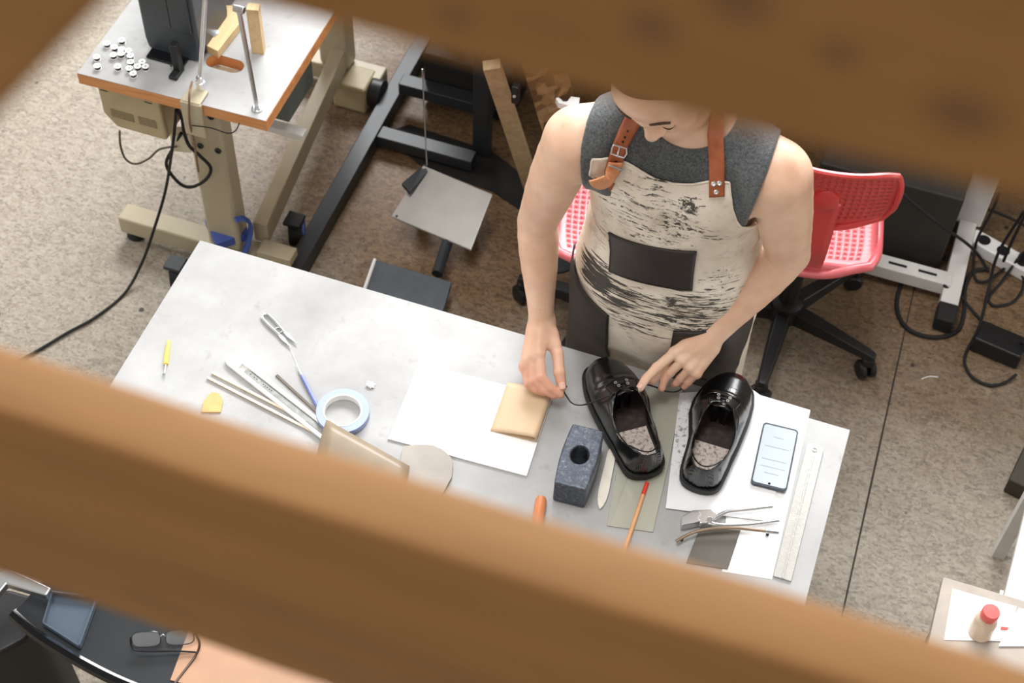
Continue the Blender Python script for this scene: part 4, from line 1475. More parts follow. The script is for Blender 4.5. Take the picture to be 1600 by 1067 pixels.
# ------------------------------------------------------------------ white machine stand on the right (legs, slotted rail) and clutter
ws = thing('machine_stand', 'white steel table stand with a slotted rail and black foot cap at the right', 'table', (0.5, 3.4, 0))
a, b = P(1483, 474, 0.06), P(1520, 316, 0.06)
d = (b - a) / (b[1] - a[1])
MB().span(a + V(0, 0, -0.02), a + d * (3.95 - a[1]) + V(0, 0, -0.02), 0.05, 0.045).build('foot_bar', M['offwhite'], ws, bev=0.003)
MB().prism([a + V(-0.028, 0, -0.045), a + V(0.028, 0, -0.045), a + V(0.026, -0.06, -0.055), a + V(-0.026, -0.06, -0.055)], (0, 0, 0.05)).build('foot_cap', M['rubber'], ws, bev=0.006)
cc = a + d * (3.32 - a[1])
MB().box((cc[0], 3.34, 0.4), (0.075, 0.06, 0.7)).build('column', M['offwhite'], ws, bev=0.004)
MB().box((cc[0] - 0.72, 3.34, 0.4), (0.075, 0.06, 0.7)).build('column', M['offwhite'], ws, bev=0.004)
s_a, s_b = P(1360, 412, 0.07), P(1475, 442, 0.07)
MB().span(V(-0.02, (s_a[1] + s_b[1]) / 2 + 0.02, 0.05), V(s_b[0] + 0.02, (s_a[1] + s_b[1]) / 2 + 0.02, 0.05), 0.05, 0.045).build('slotted_rail', M['offwhite'], ws, bev=0.003)
rl_ = [c_ for c_ in ws.children if c_.name.startswith('slotted')][0]
for i in range(4):
    MB().box((s_b[0] - 0.05 - 0.085 * i, (s_a[1] + s_b[1]) / 2 + 0.02, 0.0728), (0.052, 0.009, 0.0006)).build('slot', M['black'], rl_)
MB().box((0.28, 3.58, 0.757), (1.35, 0.72, 0.034)).build('tabletop', M['offwhite'], ws, bev=0.002)
tag(MB().box((0.11, 3.33, 0.15), (0.40, 0.36, 0.30)).build('dark_crate', mat('charcoal crate', rgb(48, 46, 42), 0.7), bev=0.006), 'dark crate under the white table stand at the right', 'crate')
# power adapter
c = P(1556, 553, 0.0)
ad = thing('power_adapter', 'black power adapter block on the floor at the right', 'power adapter', c)
MB().box((c[0], c[1] + 0.01, 0.03), (0.135, 0.075, 0.058), rz=-0.18).build('body', M['black'], ad, bev=0.006)
MB().tube([c + V(0.05, 0.01, 0.058), c + V(0.055, 0.005, 0.075), c + V(0.066, -0.005, 0.075), c + V(0.07, -0.01, 0.056)], 0.005, 8).build('cord_grip', M['rubber'], ad)
# power strip
c = P(1560, 400, 0.0)
ps = thing('power_strip', 'white power strip with plugs lying among black cables', 'power strip', c)
MB().box((c[0] + 0.04, c[1] - 0.03, 0.022), (0.28, 0.055, 0.044), rz=-0.35).build('body', M['white'], ps, bev=0.006)
for i in range(4):
    p = V(c[0] + 0.04, c[1] - 0.03, 0.044) + V(math.cos(-0.35), math.sin(-0.35), 0) * (-0.1 + 0.062 * i)
    MB().lathe([(0.019, 0.0), (0.019, 0.001), (0.016, 0.0012), (0.0, 0.0012)], p, 20).build('socket', M['black'], ps)
for i in (2, 3):
    p = V(c[0] + 0.04, c[1] - 0.03, 0.044) + V(math.cos(-0.35), math.sin(-0.35), 0) * (-0.1 + 0.062 * i)
    pg_ = thing('plug', 'black plug in the power strip, %s one' % ('left' if i == 2 else 'right'), 'plug', p + V(0, 0, 0.001), 'plugs in the power strip')
    MB().lathe([(0.018, 0.0015), (0.018, 0.02), (0.012, 0.034), (0.006, 0.05)], p, 16).build('body', M['black'], pg_)
floor_cables = [
    ('thick black cable curling round the white table foot on the right', 0.0062, [(1478, 405, .02), (1440, 402, .012), (1415, 430, .008), (1402, 465, .007), (1405, 495, .007), (1425, 518, .007), (1462, 527, .007), (1495, 517, .007), (1506, 490, .008), (1508, 450, .008), (1520, 425, .008), (1545, 420, .008)]),
    ('black cable passing over the slotted rail towards the adapter', 0.0045, [(1400, 292, .4), (1430, 320, .37), (1470, 352, .3), (1510, 380, .14), (1530, 400, .03), (1545, 425, .01)]),
    ('black cable from the table foot down to the power adapter', 0.0045, [(1475, 446, .07), (1500, 462, .03), (1515, 480, .01), (1540, 510, .008), (1556, 535, .06)]),
    ('black adapter cable curving in front of the adapter block', 0.0045, [(1600, 330, .3), (1560, 395, .12), (1545, 450, .02), (1530, 510, .008), (1510, 550, .007), (1508, 570, .007), (1520, 590, .007), (1546, 602, .007), (1570, 598, .007), (1588, 585, .02)]),
    ('tangled black cable looping below the power strip', 0.0042, [(1590, 405, .05), (1565, 440, .008), (1545, 465, .007), (1555, 478, .007), (1585, 470, .007), (1600, 440, .02), (1580, 415, .012), (1540, 440, .012), (1522, 430, .012), (1525, 380, .05), (1550, 330, .3), (1562, 300, .45)]),
    ('black cable stretched along the back above the power strip', 0.0045, [(1540, 326, .1), (1565, 335, .08), (1600, 352, .06), (1640, 380, .03)]),
    ('black cable rising from the right end of the power strip', 0.0045, [(1568, 408, .09), (1580, 380, .18), (1600, 340, .3), (1625, 300, .42)]),
]
for lab, r_, pth in floor_cables:
    tag(MB().tube(smooth_path([P(*p_) for p_ in pth], 8), r_, 8).build('cable', M['rubber']), lab, 'cable', 'black cables on the floor at the right')
tag(MB().tube(smooth_path([P(1440, 592, 0.001), P(1452, 588, 0.001), P(1466, 589, 0.001)], 5), 0.0012, 6).build('leather_offcut', M['paper']), 'small pale curved scrap on the bare floor right of the chair', 'scrap')

# ------------------------------------------------------------------ red perforated swivel chairs


def mk_red():
    t = NT('red perforated plastic')
    t.set(Base_Color=rgb(214, 52, 52), Roughness=0.34)
    t.b.inputs['Coat Weight'].default_value = 1.0
    t.b.inputs['Coat Roughness'].default_value = 0.38
    t.b.inputs['Subsurface Weight'].default_value = 0.15
    t.b.inputs['Subsurface Radius'].default_value = (0.01, 0.002, 0.002)
    return t.m


M['red'] = mk_red()
M['pink'] = mk_red()
M['pink'].node_tree.nodes['Principled BSDF'].inputs['Base Color'].default_value = rgb(226, 104, 112)


def shell(fn, inside, nu, nv, hole):
    """curved plate of nu x nv cells; cells where inside(i, j) get a round hole"""
    mb = MB()
    for i in range(nu):
        for j in range(nv):
            u0, u1, v0, v1 = i / nu, (i + 1) / nu, j / nv, (j + 1) / nv
            um, vm = (u0 + u1) / 2, (v0 + v1) / 2
            oc = [(u0, v0), (um, v0), (u1, v0), (u1, vm), (u1, v1), (um, v1), (u0, v1), (u0, vm)]
            if inside(i, j):
                b = len(mb.v)
                for (u, v) in oc:
                    mb.v.append(tuple(fn(u, v)))
                for q in range(8):
                    an = -0.75 * PI + q * PI / 4
                    mb.v.append(tuple(fn(um + hole * math.cos(an) / nu * 1.0, vm + hole * math.sin(an) / nv)))
                for q in range(8):
                    mb.f.append((b + q, b + (q + 1) % 8, b + 8 + (q + 1) % 8, b + 8 + q))
            else:
                b = len(mb.v)
                for (u, v) in oc:
                    mb.v.append(tuple(fn(u, v)))
                mb.f.append(tuple(range(b, b + 8)))
    return mb


def squircle(u, v, p=0.72):
    x, y = 2 * u - 1, 2 * v - 1
    # square -> rounded square
    k_ = p
    return x * math.sqrt(1 - k_ * y * y / 2 * abs(y)), y * math.sqrt(1 - k_ * x * x / 2 * abs(x))


def weld(o, d=0.0004):
    bm = bmesh.new()
    bm.from_mesh(o.data)
    bmesh.ops.remove_doubles(bm, verts=bm.verts, dist=d)
    bmesh.ops.recalc_face_normals(bm, faces=bm.faces)
    bm.to_mesh(o.data)
    bm.free()
    o.data.polygons.foreach_set('use_smooth', [True] * len(o.data.polygons))


def make_chair(label, c, rz, leg0, reach):
    root = thing('swivel_chair', label, 'chair', (c[0], c[1], 0), 'red perforated swivel chairs')
    cr, sr = math.cos(rz), math.sin(rz)
    T = lambda p: V(c[0] + p[0] * cr - p[1] * sr, c[1] + p[0] * sr + p[1] * cr, p[2])
    SW, SD, SH = 0.18, 0.165, 0.45

    def seat(u, v):
        x, y = squircle(u, v, 0.5)
        r2 = max(abs(x), abs(y))
        z = SH + 0.010 * abs(x) ** 2.5 + 0.008 * abs(y) ** 3 - 0.03 * max(0, (r2 - 0.93) / 0.07) ** 2
        return T((x * SW, y * SD, z))

    NU = 20
    s_ = shell(seat, lambda i, j: 2 <= i < NU - 2 and 2 <= j < NU - 2, NU, NU, 0.125)
    o = s_.build('seat', M['pink'], root)
    weld(o)
    md = o.modifiers.new('thickness', 'SOLIDIFY')
    md.thickness = 0.005
    md.offset = 0
    # raised rolled rim of the seat
    rim = []
    for t_ in np.linspace(0, 2 * PI, 81)[:-1]:
        q = max(abs(math.cos(t_)), abs(math.sin(t_)))
        rim.append(np.array(seat(0.5 + 0.5 * math.cos(t_) / q, 0.5 + 0.5 * math.sin(t_) / q)) + V(0, 0, 0.004))
    MB().tube(rim, 0.0125, 10, closed=True).build('seat_rim', M['pink'], root)
    # back rest at the near side (the chair looks away from us)
    BW, BH, BZ0 = 0.163, 0.098, 0.745

    def back(u, v):
        x, y = squircle(u, v, 0.4)
        yy = -0.145 - 0.03 * (1 - x * x) - 0.03 * (y + 1) / 2
        edge = max(0, (max(abs(x), abs(y)) - 0.93) / 0.07) ** 2
        z = BZ0 + y * BH * (1 - 0.05 * x * x) - (0.014 * (1 - x * x) if y < 0 else 0) * (-y)
        return T((x * BW, yy - 0.012 * edge, z))

    o = shell(back, lambda i, j: 1 <= i < 19 and 1 <= j < 11 and not (8 <= i <= 11 and j < 7), 20, 12, 0.14).build('backrest', M['red'], root)
    weld(o)
    md = o.modifiers.new('thickness', 'SOLIDIFY')
    md.thickness = 0.006
    md.offset = 0
    rim = []
    for t_ in np.linspace(0, 2 * PI, 81)[:-1]:
        q = max(abs(math.cos(t_)), abs(math.sin(t_)))
        rim.append(np.array(back(0.5 + 0.5 * math.cos(t_) / q, 0.5 + 0.5 * math.sin(t_) / q)))
    MB().tube(rim, 0.008, 8, closed=True).build('backrest_rim', M['red'], root)
    MB().lathe([(0.03, 0), (0.03, 0.008), (0.025, 0.011), (0.0, 0.010)], T((0, -0.192, BZ0 - 0.01)), 28, axis=(sr, -cr, 0.1)).build('boss', M['red'], root)
    st_ = []
    for y, z in ((-0.196, BZ0 - 0.02), (-0.2, 0.6), (-0.195, 0.53), (-0.165, 0.455), (-0.1, 0.425), (-0.04, 0.418)):
        st_.append((y, z))
    MB().sheet([[T((x, y, z)) for x in (-0.036, -0.02, 0, 0.02, 0.036)] for y, z in [(p[1], p[2]) for p in smooth_path([(0, y, z) for y, z in st_], 5)]]).build('back_bracket', M['red'], root, thick=0.012, angle=60)
    MB().box(T((0, -0.02, 0.415)), (0.14, 0.16, 0.03), rz=rz).build('mechanism', M['black'], root, bev=0.008)
    MB().tube([T((0, 0, z)) for z in (0.41, 0.3, 0.299, 0.1)], [0.018, 0.018, 0.027, 0.027], 18).build('gas_column', M['black'], root)
    MB().lathe([(0.045, 0.055), (0.05, 0.07), (0.045, 0.12), (0.028, 0.13)], (c[0], c[1], 0), 24).build('hub', M['black'], root)
    for i in range(5):
        an = leg0 + i * 2 * PI / 5
        dr = V(math.cos(an), math.sin(an), 0)
        sd_ = V(-dr[1], dr[0], 0)
        pc_ = V(c[0], c[1], 0)
        lg = MB()
        rings = []
        for t_, w_, z0_, z1_ in ((0.03, 0.026, 0.06, 0.105), (0.15, 0.022, 0.07, 0.103), (reach, 0.016, 0.076, 0.098), (reach + 0.015, 0.012, 0.078, 0.094)):
            p = pc_ + dr * t_
            rings.append([p + sd_ * w_ + V(0, 0, z0_), p + sd_ * w_ * 0.75 + V(0, 0, z1_), p - sd_ * w_ * 0.75 + V(0, 0, z1_), p - sd_ * w_ + V(0, 0, z0_)])
        n = 4
        vs = [p for r_ in rings for p in r_]
        fs = [(i_ * n + j, i_ * n + (j + 1) % n, (i_ + 1) * n + (j + 1) % n, (i_ + 1) * n + j) for i_ in range(3) for j in range(n)] + [(0, 1, 2, 3), (12, 13, 14, 15)]
        lgo = lg.add(vs, fs).build('leg', M['black'], root, bev=0.004)
        p = pc_ + dr * reach
        cs_ = MB().box(p + V(0, 0, 0.062), (0.034, 0.03, 0.03), rz=an + 0.5).build('caster', M['black'], lgo, bev=0.006)
        ca = unit(V(math.cos(an + 0.9), math.sin(an + 0.9), 0))
        wl = MB()
        for s2 in (-1, 1):
            wl2 = MB().lathe([(0.006, -0.009), (0.023, -0.009), (0.0275, -0.004), (0.0275, 0.005), (0.022, 0.009), (0.006, 0.009)], p + ca * 0.014 * s2 + V(0, 0, 0.028), 20, axis=tuple(ca)).build('caster_wheel', M['black'], lgo)
    return root


make_chair('red perforated swivel chair at the right, its backrest turned towards us', (-0.07, 2.795), 0.16, math.radians(-90), 0.265)
make_chair('red perforated swivel chair behind the worker\'s right arm, mostly hidden', (-0.535, 2.64), 1.82, math.radians(180), 0.24)

# ------------------------------------------------------------------ black desk, lower left
DZ = 0.70
dsk = thing('black_desk', 'black desk with a curved edge in the lower left corner', 'desk', (-0.9, 0.9, 0))
e = [P(x, y, DZ) for x, y in ((55, 985), (110, 1020), (165, 1050), (215, 1072), (300, 1105), (450, 1150), (700, 1230))]
t0 = [P(-60, 880, DZ), P(20, 955, DZ)]
pts = smooth_path([P(20, 955, DZ)] + e, 4)
far = [V(-0.35, 1.18, DZ), V(-1.25, 1.18, DZ)]
ol = [tuple(p) for p in pts] + far
MB().prism(ol, (0, 0, -0.022)).build('desktop', mat('black desk laminate', rgb(22, 26, 31), 0.35, var=0.15), dsk, bev=0.004, seg=3)
MB().tube([p + V(0, 0, -0.011) for p in pts], 0.0135, 8).build('edge_band', M['blackgl'], dsk)
for x, y in ((-1.12, 1.13), (-0.42, 1.13), (-0.80, 1.08)):
    MB().cyl((x, y, 0), (x, y, DZ - 0.02), 0.02).build('leg', M['black'], dsk)
# glass tile / clear box on it
cq = [P(70, 978, DZ + 0.001), P(84, 930, DZ + 0.001), P(154, 938, DZ + 0.001), P(126, 1014, DZ + 0.001)]
bxo = thing('plastic_tray', 'smoky clear plastic tray at the left end of the black desk', 'tray', sum(cq) / 4)
gl = NT('smoky clear plastic')
gl.set(Base_Color=rgb(112, 126, 142), Roughness=0.12, Transmission_Weight=0.55)
MB().prism(cq, (0, 0, 0.003)).build('base', gl.m, bxo)
for i in range(4):
    MB().span(cq[i] + V(0, 0, 0.009), cq[(i + 1) % 4] + V(0, 0, 0.009), 0.003, 0.015).build('wall', gl.m, bxo)
# dark boxes at far left
tag(MB().prism(px_poly([(-40, 905), (15, 888), (80, 918), (72, 930), (10, 912), (-30, 960)], DZ + 0.05), (0, 0, -0.02)).build('metal_bracket', M['steel'], bev=0.003), 'grey metal bar at the extreme left below the lower rail', 'bar')
tag(MB().prism(px_poly([(-40, 950), (10, 918), (70, 935), (60, 975), (40, 1000), (-40, 1040)], DZ - 0.10), (0, 0, -0.595)).build('black_case', M['black'], bev=0.01), 'black case beside the curved end of the desk', 'case')
# tan leather sheet and glasses
tag(MB().prism(px_poly([(297, 980), (330, 985), (420, 1010), (520, 1067), (530, 1100), (400, 1100), (266, 1063)], DZ + 0.0006), (0, 0, 0.002)).build('leather_sheet', mat('natural leather sheet', rgb(172, 132, 104), 0.5, var=0.06), bev=0.0006), 'natural tan leather sheet lying on the black desk', 'leather')
g = thing('eyeglasses', 'pair of dark framed eyeglasses resting on the black desk', 'glasses', P(258, 1010, DZ))
M['lens'] = NT('clear lens').set(Base_Color=rgb(238, 242, 245), Roughness=0.03, Transmission_Weight=0.9).m
ga, gb = P(205, 1012, DZ + 0.012), P(306, 1006, DZ + 0.012)
gx = unit(gb - ga)
gw = np.linalg.norm(gb - ga)
gn = V(-gx[1], gx[0], 0)
gup = unit(V(0, 0, 1) * 0.7 + gn * 0.7)
for s0_ in (0.02, 0.54):
    lp = []
    for t_ in np.linspace(0, 2 * PI, 33)[:-1]:
        ex_, ey_ = abs(math.cos(t_)) ** 0.6 * np.sign(math.cos(t_)), abs(math.sin(t_)) ** 0.6 * np.sign(math.sin(t_))
        lp.append(ga + gx * gw * (s0_ + 0.22 + 0.22 * ex_) + gup * (0.015 + 0.0145 * ey_))
    MB().tube(lp, 0.0013, 6, closed=True).build('rim', M['blackgl'], g)
    MB().prism(lp, unit(np.cross(gx, gup)) * 0.0015).build('lens', M['lens'], g)
MB().tube(smooth_path([ga + gx * gw * 0.455 + gup * 0.018, ga + gx * gw * 0.5 + gup * 0.022, ga + gx * gw * 0.545 + gup * 0.018], 5), 0.0013, 6).build('bridge', M['steel'], g)
br = mat('brown tortoise temple', rgb(70, 46, 34), 0.35)
MB().tube(smooth_path([ga + gup * 0.02, ga - gn * 0.008 + gx * 0.01 + V(0, 0, 0.004), ga - gn * 0.012 + gx * 0.08, gb - gn * 0.014 + V(0, 0, -0.006)], 6), 0.0018, 8).build('temple', M['blackgl'], g)
MB().tube(smooth_path([gb + gup * 0.022, gb + gx * 0.008 - gn * 0.004 + V(0, 0, 0.008), P(305, 1025, DZ + 0.006), P(276, 1064, DZ + 0.003), P(270, 1075, DZ + 0.003)], 6), 0.0024, 8).build('temple', br, g)

# ------------------------------------------------------------------ small table with a bottle, lower right
SZ = 0.62
sd = thing('side_table', 'grey-edged low table with white paper in the lower right corner', 'table', P(1560, 1000, 0))
A_, B2, = P(1474, 901, SZ), P(1640, 950, SZ)
C2 = P(1455, 985, SZ)
exx, eyy = unit(B2 - A_), unit(C2 - A_)
MB().prism([A_, A_ + exx * 0.55, A_ + exx * 0.55 + eyy * 0.4, A_ + eyy * 0.4], (0, 0, -0.025)).build('tabletop', mat('weathered grey board', rgb(162, 152, 142), 0.6), sd, bev=0.002)
for u_, v_ in ((0.04, 0.04), (0.51, 0.04), (0.04, 0.36), (0.51, 0.36)):
    p = A_ + exx * u_ + eyy * v_
    MB().box((p[0], p[1], (SZ - 0.025) / 2), (0.035, 0.035, SZ - 0.025)).build('leg', M['black'], sd)
tag(MB().prism(px_poly([(1488, 920), (1588, 948), (1582, 975), (1570, 1002), (1475, 1000)], SZ + 0.0006), (0, 0, 0.001)).build('paper_sheet', M['paper']), 'white paper under the red-capped bottle at the lower right', 'paper')
tag(MB().prism(px_poly([(1576, 975), (1592, 950), (1640, 960), (1640, 1010), (1560, 1010)], SZ + 0.0018), (0, 0, 0.001)).build('paper_sheet', M['board']), 'second white paper at the right frame edge beside the bottle', 'paper')
tag(MB().prism(px_poly([(1564, 979), (1576, 981), (1574, 984), (1563, 983)], SZ + 0.003), (0, 0, 0.002)).build('red_scrap', mat('red scrap', rgb(220, 80, 70), 0.5)), 'tiny red scrap on the paper beside the bottle', 'scrap')
bc = P(1530, 988, SZ + 0.0018)
bt = thing('bottle', 'small translucent glue bottle with a round red cap', 'bottle', bc)
bg = NT('milky bottle plastic')
bg.set(Base_Color=rgb(226, 206, 184), Roughness=0.25, Transmission_Weight=0.35)
MB().lathe([(0.021, 0), (0.023, 0.002), (0.023, 0.05), (0.02, 0.06), (0.014, 0.066), (0.013, 0.07)], bc, 28).build('body', bg.m, bt)
MB().lathe([(0.0165, 0.069), (0.0175, 0.07), (0.0175, 0.088), (0.016, 0.091), (0.0, 0.0915)], bc, 28).build('cap', mat('coral red cap', rgb(226, 100, 96), 0.35), bt)
# white board at right edge and dark object beyond
q0, q1 = P(1606, 760, 0.3), P(1568, 930, 0.3)
d = (q1 - q0) / (q0[1] - q1[1])
ws2 = thing('white_bench', 'white low bench edge along the right side of the picture', 'bench', P(1610, 850, 0))
q_ = [P(1609, 760, 0.28), P(1660, 760, 0.28), P(1660, 990, 0.28), P(1563, 945, 0.28)]
MB().prism(q_, (0, 0, 0.02)).build('board', M['offwhite'], ws2, bev=0.002)
for i_ in range(4):
    p_ = q_[i_] * 0.86 + sum(q_) / 4 * 0.14
    MB().box((p_[0], p_[1], 0.14), (0.03, 0.03, 0.28)).build('leg', M['offwhite'], ws2)
tag(MB().box(P(1600, 735, 0.03), (0.05, 0.14, 0.06), rz=-0.2).build('dark_block', mat('dark brown block', rgb(56, 48, 38), 0.6), bev=0.005), 'dark brown block on the floor at the right frame edge', 'block')
# ------------------------------------------------------------------ the worker
X0, Y0 = -0.305, 2.10


def mk_skin():
    t = NT('skin')
    n1 = t.noise(9, 4, 0.6)
    n2 = t.noise(120, 4, 0.7)
    c = t.ramp(n1.outputs[0], [(0.3, rgb(216, 170, 142)), (0.5, rgb(229, 189, 162)), (0.7, rgb(236, 202, 177))])
    vo = t.n('ShaderNodeTexVoronoi', i_Vector=t.co(), i_Scale=26.0, i_Randomness=1.0)
    c = t.mix(t.math('MULTIPLY', t.math('SUBTRACT', 1.0, t.step(vo.outputs['Distance'], 0.02, 0.045)), 0.45), c, rgb(134, 86, 62))
    # redder fingers and knuckles (low down, near the bench)
    sep = t.n('ShaderNodeSeparateXYZ', i_Vector=t.co())
    red = t.math('SUBTRACT', 1.0, t.step(sep.outputs[2], 0.80, 0.87))
    c = t.mix(t.math('MULTIPLY', red, 0.55), c, rgb(200, 126, 102))
    t.set(Base_Color=c, Roughness=0.45)
    t.b.inputs['Subsurface Weight'].default_value = 0.18
    t.b.inputs['Subsurface Radius'].default_value = (0.012, 0.004, 0.002)
    t.b.inputs['Subsurface Scale'].default_value = 0.6
    t.bump(n2.outputs[0], 0.18, 0.0015)
    return t.m


M['skin'] = mk_skin()
SR, SLf = P(893, 217, 1.365), P(1222, 277, 1.365)


def solve_joint(S, px, L, zlo, zhi):
    zs = np.linspace(zlo, zhi, 400)
    ds = [abs(np.linalg.norm(P(px[0], px[1], z) - S) - L) for z in zs]
    return P(px[0], px[1], zs[int(np.argmin(ds))])


ER = solve_joint(SR, (840, 345), 0.285, 1.0, 1.2)
WR = solve_joint(ER, (846, 503), 0.252, 0.78, 0.95)
EL = solve_joint(SLf, (1232, 396), 0.28, 1.0, 1.2)
WL = solve_joint(EL, (1106, 531), 0.25, 0.82, 0.95)

TZS = np.array([0.78, 0.84, 0.90, 0.97, 1.03, 1.10, 1.20, 1.28, 1.34, 1.39, 1.43, 1.47])
TCY = np.array([2.105, 2.105, 2.103, 2.100, 2.095, 2.090, 2.085, 2.082, 2.078, 2.072, 2.068, 2.065])
TA = np.array([0.150, 0.165, 0.170, 0.166, 0.158, 0.152, 0.158, 0.165, 0.162, 0.140, 0.09, 0.05])
TB = np.array([0.105, 0.115, 0.120, 0.120, 0.116, 0.112, 0.116, 0.117, 0.107, 0.088, 0.062, 0.045])


def torso(x, y, z, grow=0.0):
    zz = np.clip(z, TZS[0], TZS[-1])
    cy, a, b = np.interp(zz, TZS, TCY), np.interp(zz, TZS, TA) + grow, np.interp(zz, TZS, TB) + grow
    r = (np.abs((x - X0) / a) ** 2.3 + np.abs((y - cy) / b) ** 2.3) ** (1 / 2.3)
    d = (r - 1) * np.minimum(a, b)
    return np.maximum(d, np.maximum(TZS[0] - grow - z, z - TZS[-1] - grow))


def add_trunk(F, g=0.0, shoulders=True):
    lo, hi = (X0 - 0.22, 1.9, 0.74), (X0 + 0.22, 2.3, 1.52)
    F.func(lo, hi, lambda x, y, z: torso(x, y, z, g))
    for S, s in ((SR, -1), (SLf, 1)):
        F.blob((X0 + s * 0.075, 2.0, 1.285), (0.075 + g, 0.03 + g, 0.055 + g), k=0.03)                      # pectoral
        if not shoulders:
            continue
        nb = V(X0 + s * 0.055, 2.072, 1.41)
        F.cone(nb, S + V(-s * 0.02, 0.015, 0.012), 0.044 + g, 0.046 + g, 0.03)
        F.blob(S + V(-s * 0.012, 0.004, -0.006), (0.056 + g, 0.056 + g, 0.06 + g), k=0.03)
        F.cone((X0 + s * 0.10, 2.07, 1.28), S + V(-s * 0.03, 0.01, -0.05), 0.06 + g, 0.045 + g, 0.03)     # chest / armpit


def seg(a, b, t):
    return a + (b - a) * t


def add_arms(F):
    for S, E_, W_, s, q in ((SR, ER, WR, -1, 1.0), (SLf, EL, WL, 1, 1.06)):
        ts = [(0.0, .0515), (0.18, .0525), (0.4, .0512), (0.6, .0480), (0.8, .0438), (1.0, .0405)]
        for (t0_, r0_), (t1_, r1_) in zip(ts[:-1], ts[1:]):
            bow = lambda t_: V(0, -0.007 * math.sin(PI * min(1, t_)), 0)
            F.cone(seg(S, E_, t0_) + bow(t0_), seg(S, E_, t1_) + bow(t1_), r0_ * q, r1_ * q, 0.02 if t0_ == 0 else 0.0015)
        tf = [(0.0, .0405), (0.14, .0415), (0.28, .0405), (0.45, .0370), (0.62, .0325), (0.8, .0282), (1.0, .0258)]
        for (t0_, r0_), (t1_, r1_) in zip(tf[:-1], tf[1:]):
            q2 = 1 + (q - 1) * (1 - t0_)
            q3 = 1 + (q - 1) * (1 - t1_)
            F.cone(seg(E_, W_, t0_), seg(E_, W_, t1_), r0_ * q2, r1_ * q3, 0.0015)
        F.cone(E_ + V(0, 0.02, -0.004), E_ + V(0, 0.01, 0.02), 0.017, 0.02, 0.02)


def HP(px, py, z):
    return P(px, py, z)


def finger(F, pts, r0, r1, k=0.0022):
    mcp, pip, tip = pts
    d = tip - pip
    bend = unit((pip - mcp) - unit(d) * np.dot(pip - mcp, unit(d)))
    dip = pip + d * 0.55 + bend * 0.004
    F.cone(mcp, pip, r0 * 1.04, r0 * 0.94, k)
    F.blob(pip, (r0 * 0.99,) * 3, k=0.003)
    F.cone(pip, dip, r0 * 0.94, (r0 + r1) / 2 * 0.95, k)
    F.cone(dip, tip, (r0 + r1) / 2 * 0.97, r1, k)


def join_field(F, G):
    """blend the small field G (same spacing, aligned) into F"""
    pass


HANDS = {
    'R': dict(W=WR, mcp=[(843, 553, .832), (832, 558, .826), (824, 565, .818), (819, 574, .808)],
              pip=[(846, 589, .812), (835, 594, .803), (827, 597, .796), (825, 600, .789)],
              tip=[(876, 617, .789), (866, 618, .784), (850, 614, .780), (842, 609, .777)],
              thumb=[(860, 524, .836), (871, 553, .826), (874, 582, .812), (878, 605, .797)]),
    'L': dict(W=WL, mcp=[(1054, 551, .874), (1067, 563, .866), (1079, 574, .856), (1088, 584, .844)],
              pip=[(1026, 574, .858), (1047, 582, .836), (1063, 591, .824), (1075, 597, .816)],
              tip=[(1000, 606, .846), (1034, 606, .806), (1053, 600, .800), (1066, 603, .795)],
              thumb=[(1086, 528, .872), (1060, 548, .850), (1038, 570, .836), (1019, 594, .824)]),
}


def add_hand(F, H, s):
    W_ = H['W']
    mcp = [HP(*p) for p in H['mcp']]
    pip = [HP(*p) for p in H['pip']]
    tip = [HP(*p) for p in H['tip']]
    th = [HP(*p) for p in H['thumb']]
    across = unit(mcp[0] - mcp[3])
    # heel of the hand, metacarpals and the web between them
    for i, m_ in enumerate(mcp):
        base = W_ + across * (0.014 - 0.0095 * i) + (m_ - W_) * 0.12
        F.cone(base, m_, 0.0168, 0.0120 - 0.0006 * i, 0.012)
        up_ = unit(np.cross(across, m_ - W_))
        up_ = up_ if up_[2] > 0 else -up_
        F.cone(base + up_ * 0.0135, m_ + up_ * 0.0098, 0.0026, 0.0032, 0.005)
    F.cone(W_, W_ + (mcp[1] - W_) * 0.3, 0.0245, 0.021, 0.012)
    for i in range(3):
        F.cone(mcp[i], mcp[i + 1], 0.0098, 0.0096, 0.006)
    for m_ in mcp:
        F.blob(m_ + V(0, 0, 0.002), (0.0108,) * 3, k=0.005)
    for i in range(4):
        finger(F, (mcp[i], pip[i], tip[i]), (0.0104, 0.0102, 0.0095, 0.0086)[i], (0.0083, 0.0082, 0.0077, 0.0068)[i])
    F.cone(W_ + (th[0] - W_) * 0.25, th[0], 0.018, 0.0165, 0.012)
    F.cone(th[0], th[1], 0.0165, 0.0122, 0.008)
    F.cone(seg(th[0], th[1], 0.5), seg(mcp[0], W_, 0.45), 0.012, 0.011, 0.01)
    F.cone(th[1], th[2], 0.0128, 0.0115, 0.003)
    F.blob(th[2], (0.0120,) * 3, k=0.003)
    F.cone(th[2], th[3], 0.0116, 0.0097, 0.003)
    return mcp, pip, tip, th


# ---- head frame
def rx(a):
    return np.array([[1, 0, 0], [0, math.cos(a), -math.sin(a)], [0, math.sin(a), math.cos(a)]])


def ry(a):
    return np.array([[math.cos(a), 0, math.sin(a)], [0, 1, 0], [-math.sin(a), 0, math.cos(a)]])


def rzm(a):
    return np.array([[math.cos(a), -math.sin(a), 0], [math.sin(a), math.cos(a), 0], [0, 0, 1]])


HR = rzm(math.radians(-5)) @ rx(math.radians(43)) @ ry(math.radians(-14))
NOSE = V(0.0, -0.118, -0.030)
HC = P(1018, 216, 1.455) - HR @ NOSE


def HL(*p):
    return HC + HR @ np.array(p, float)


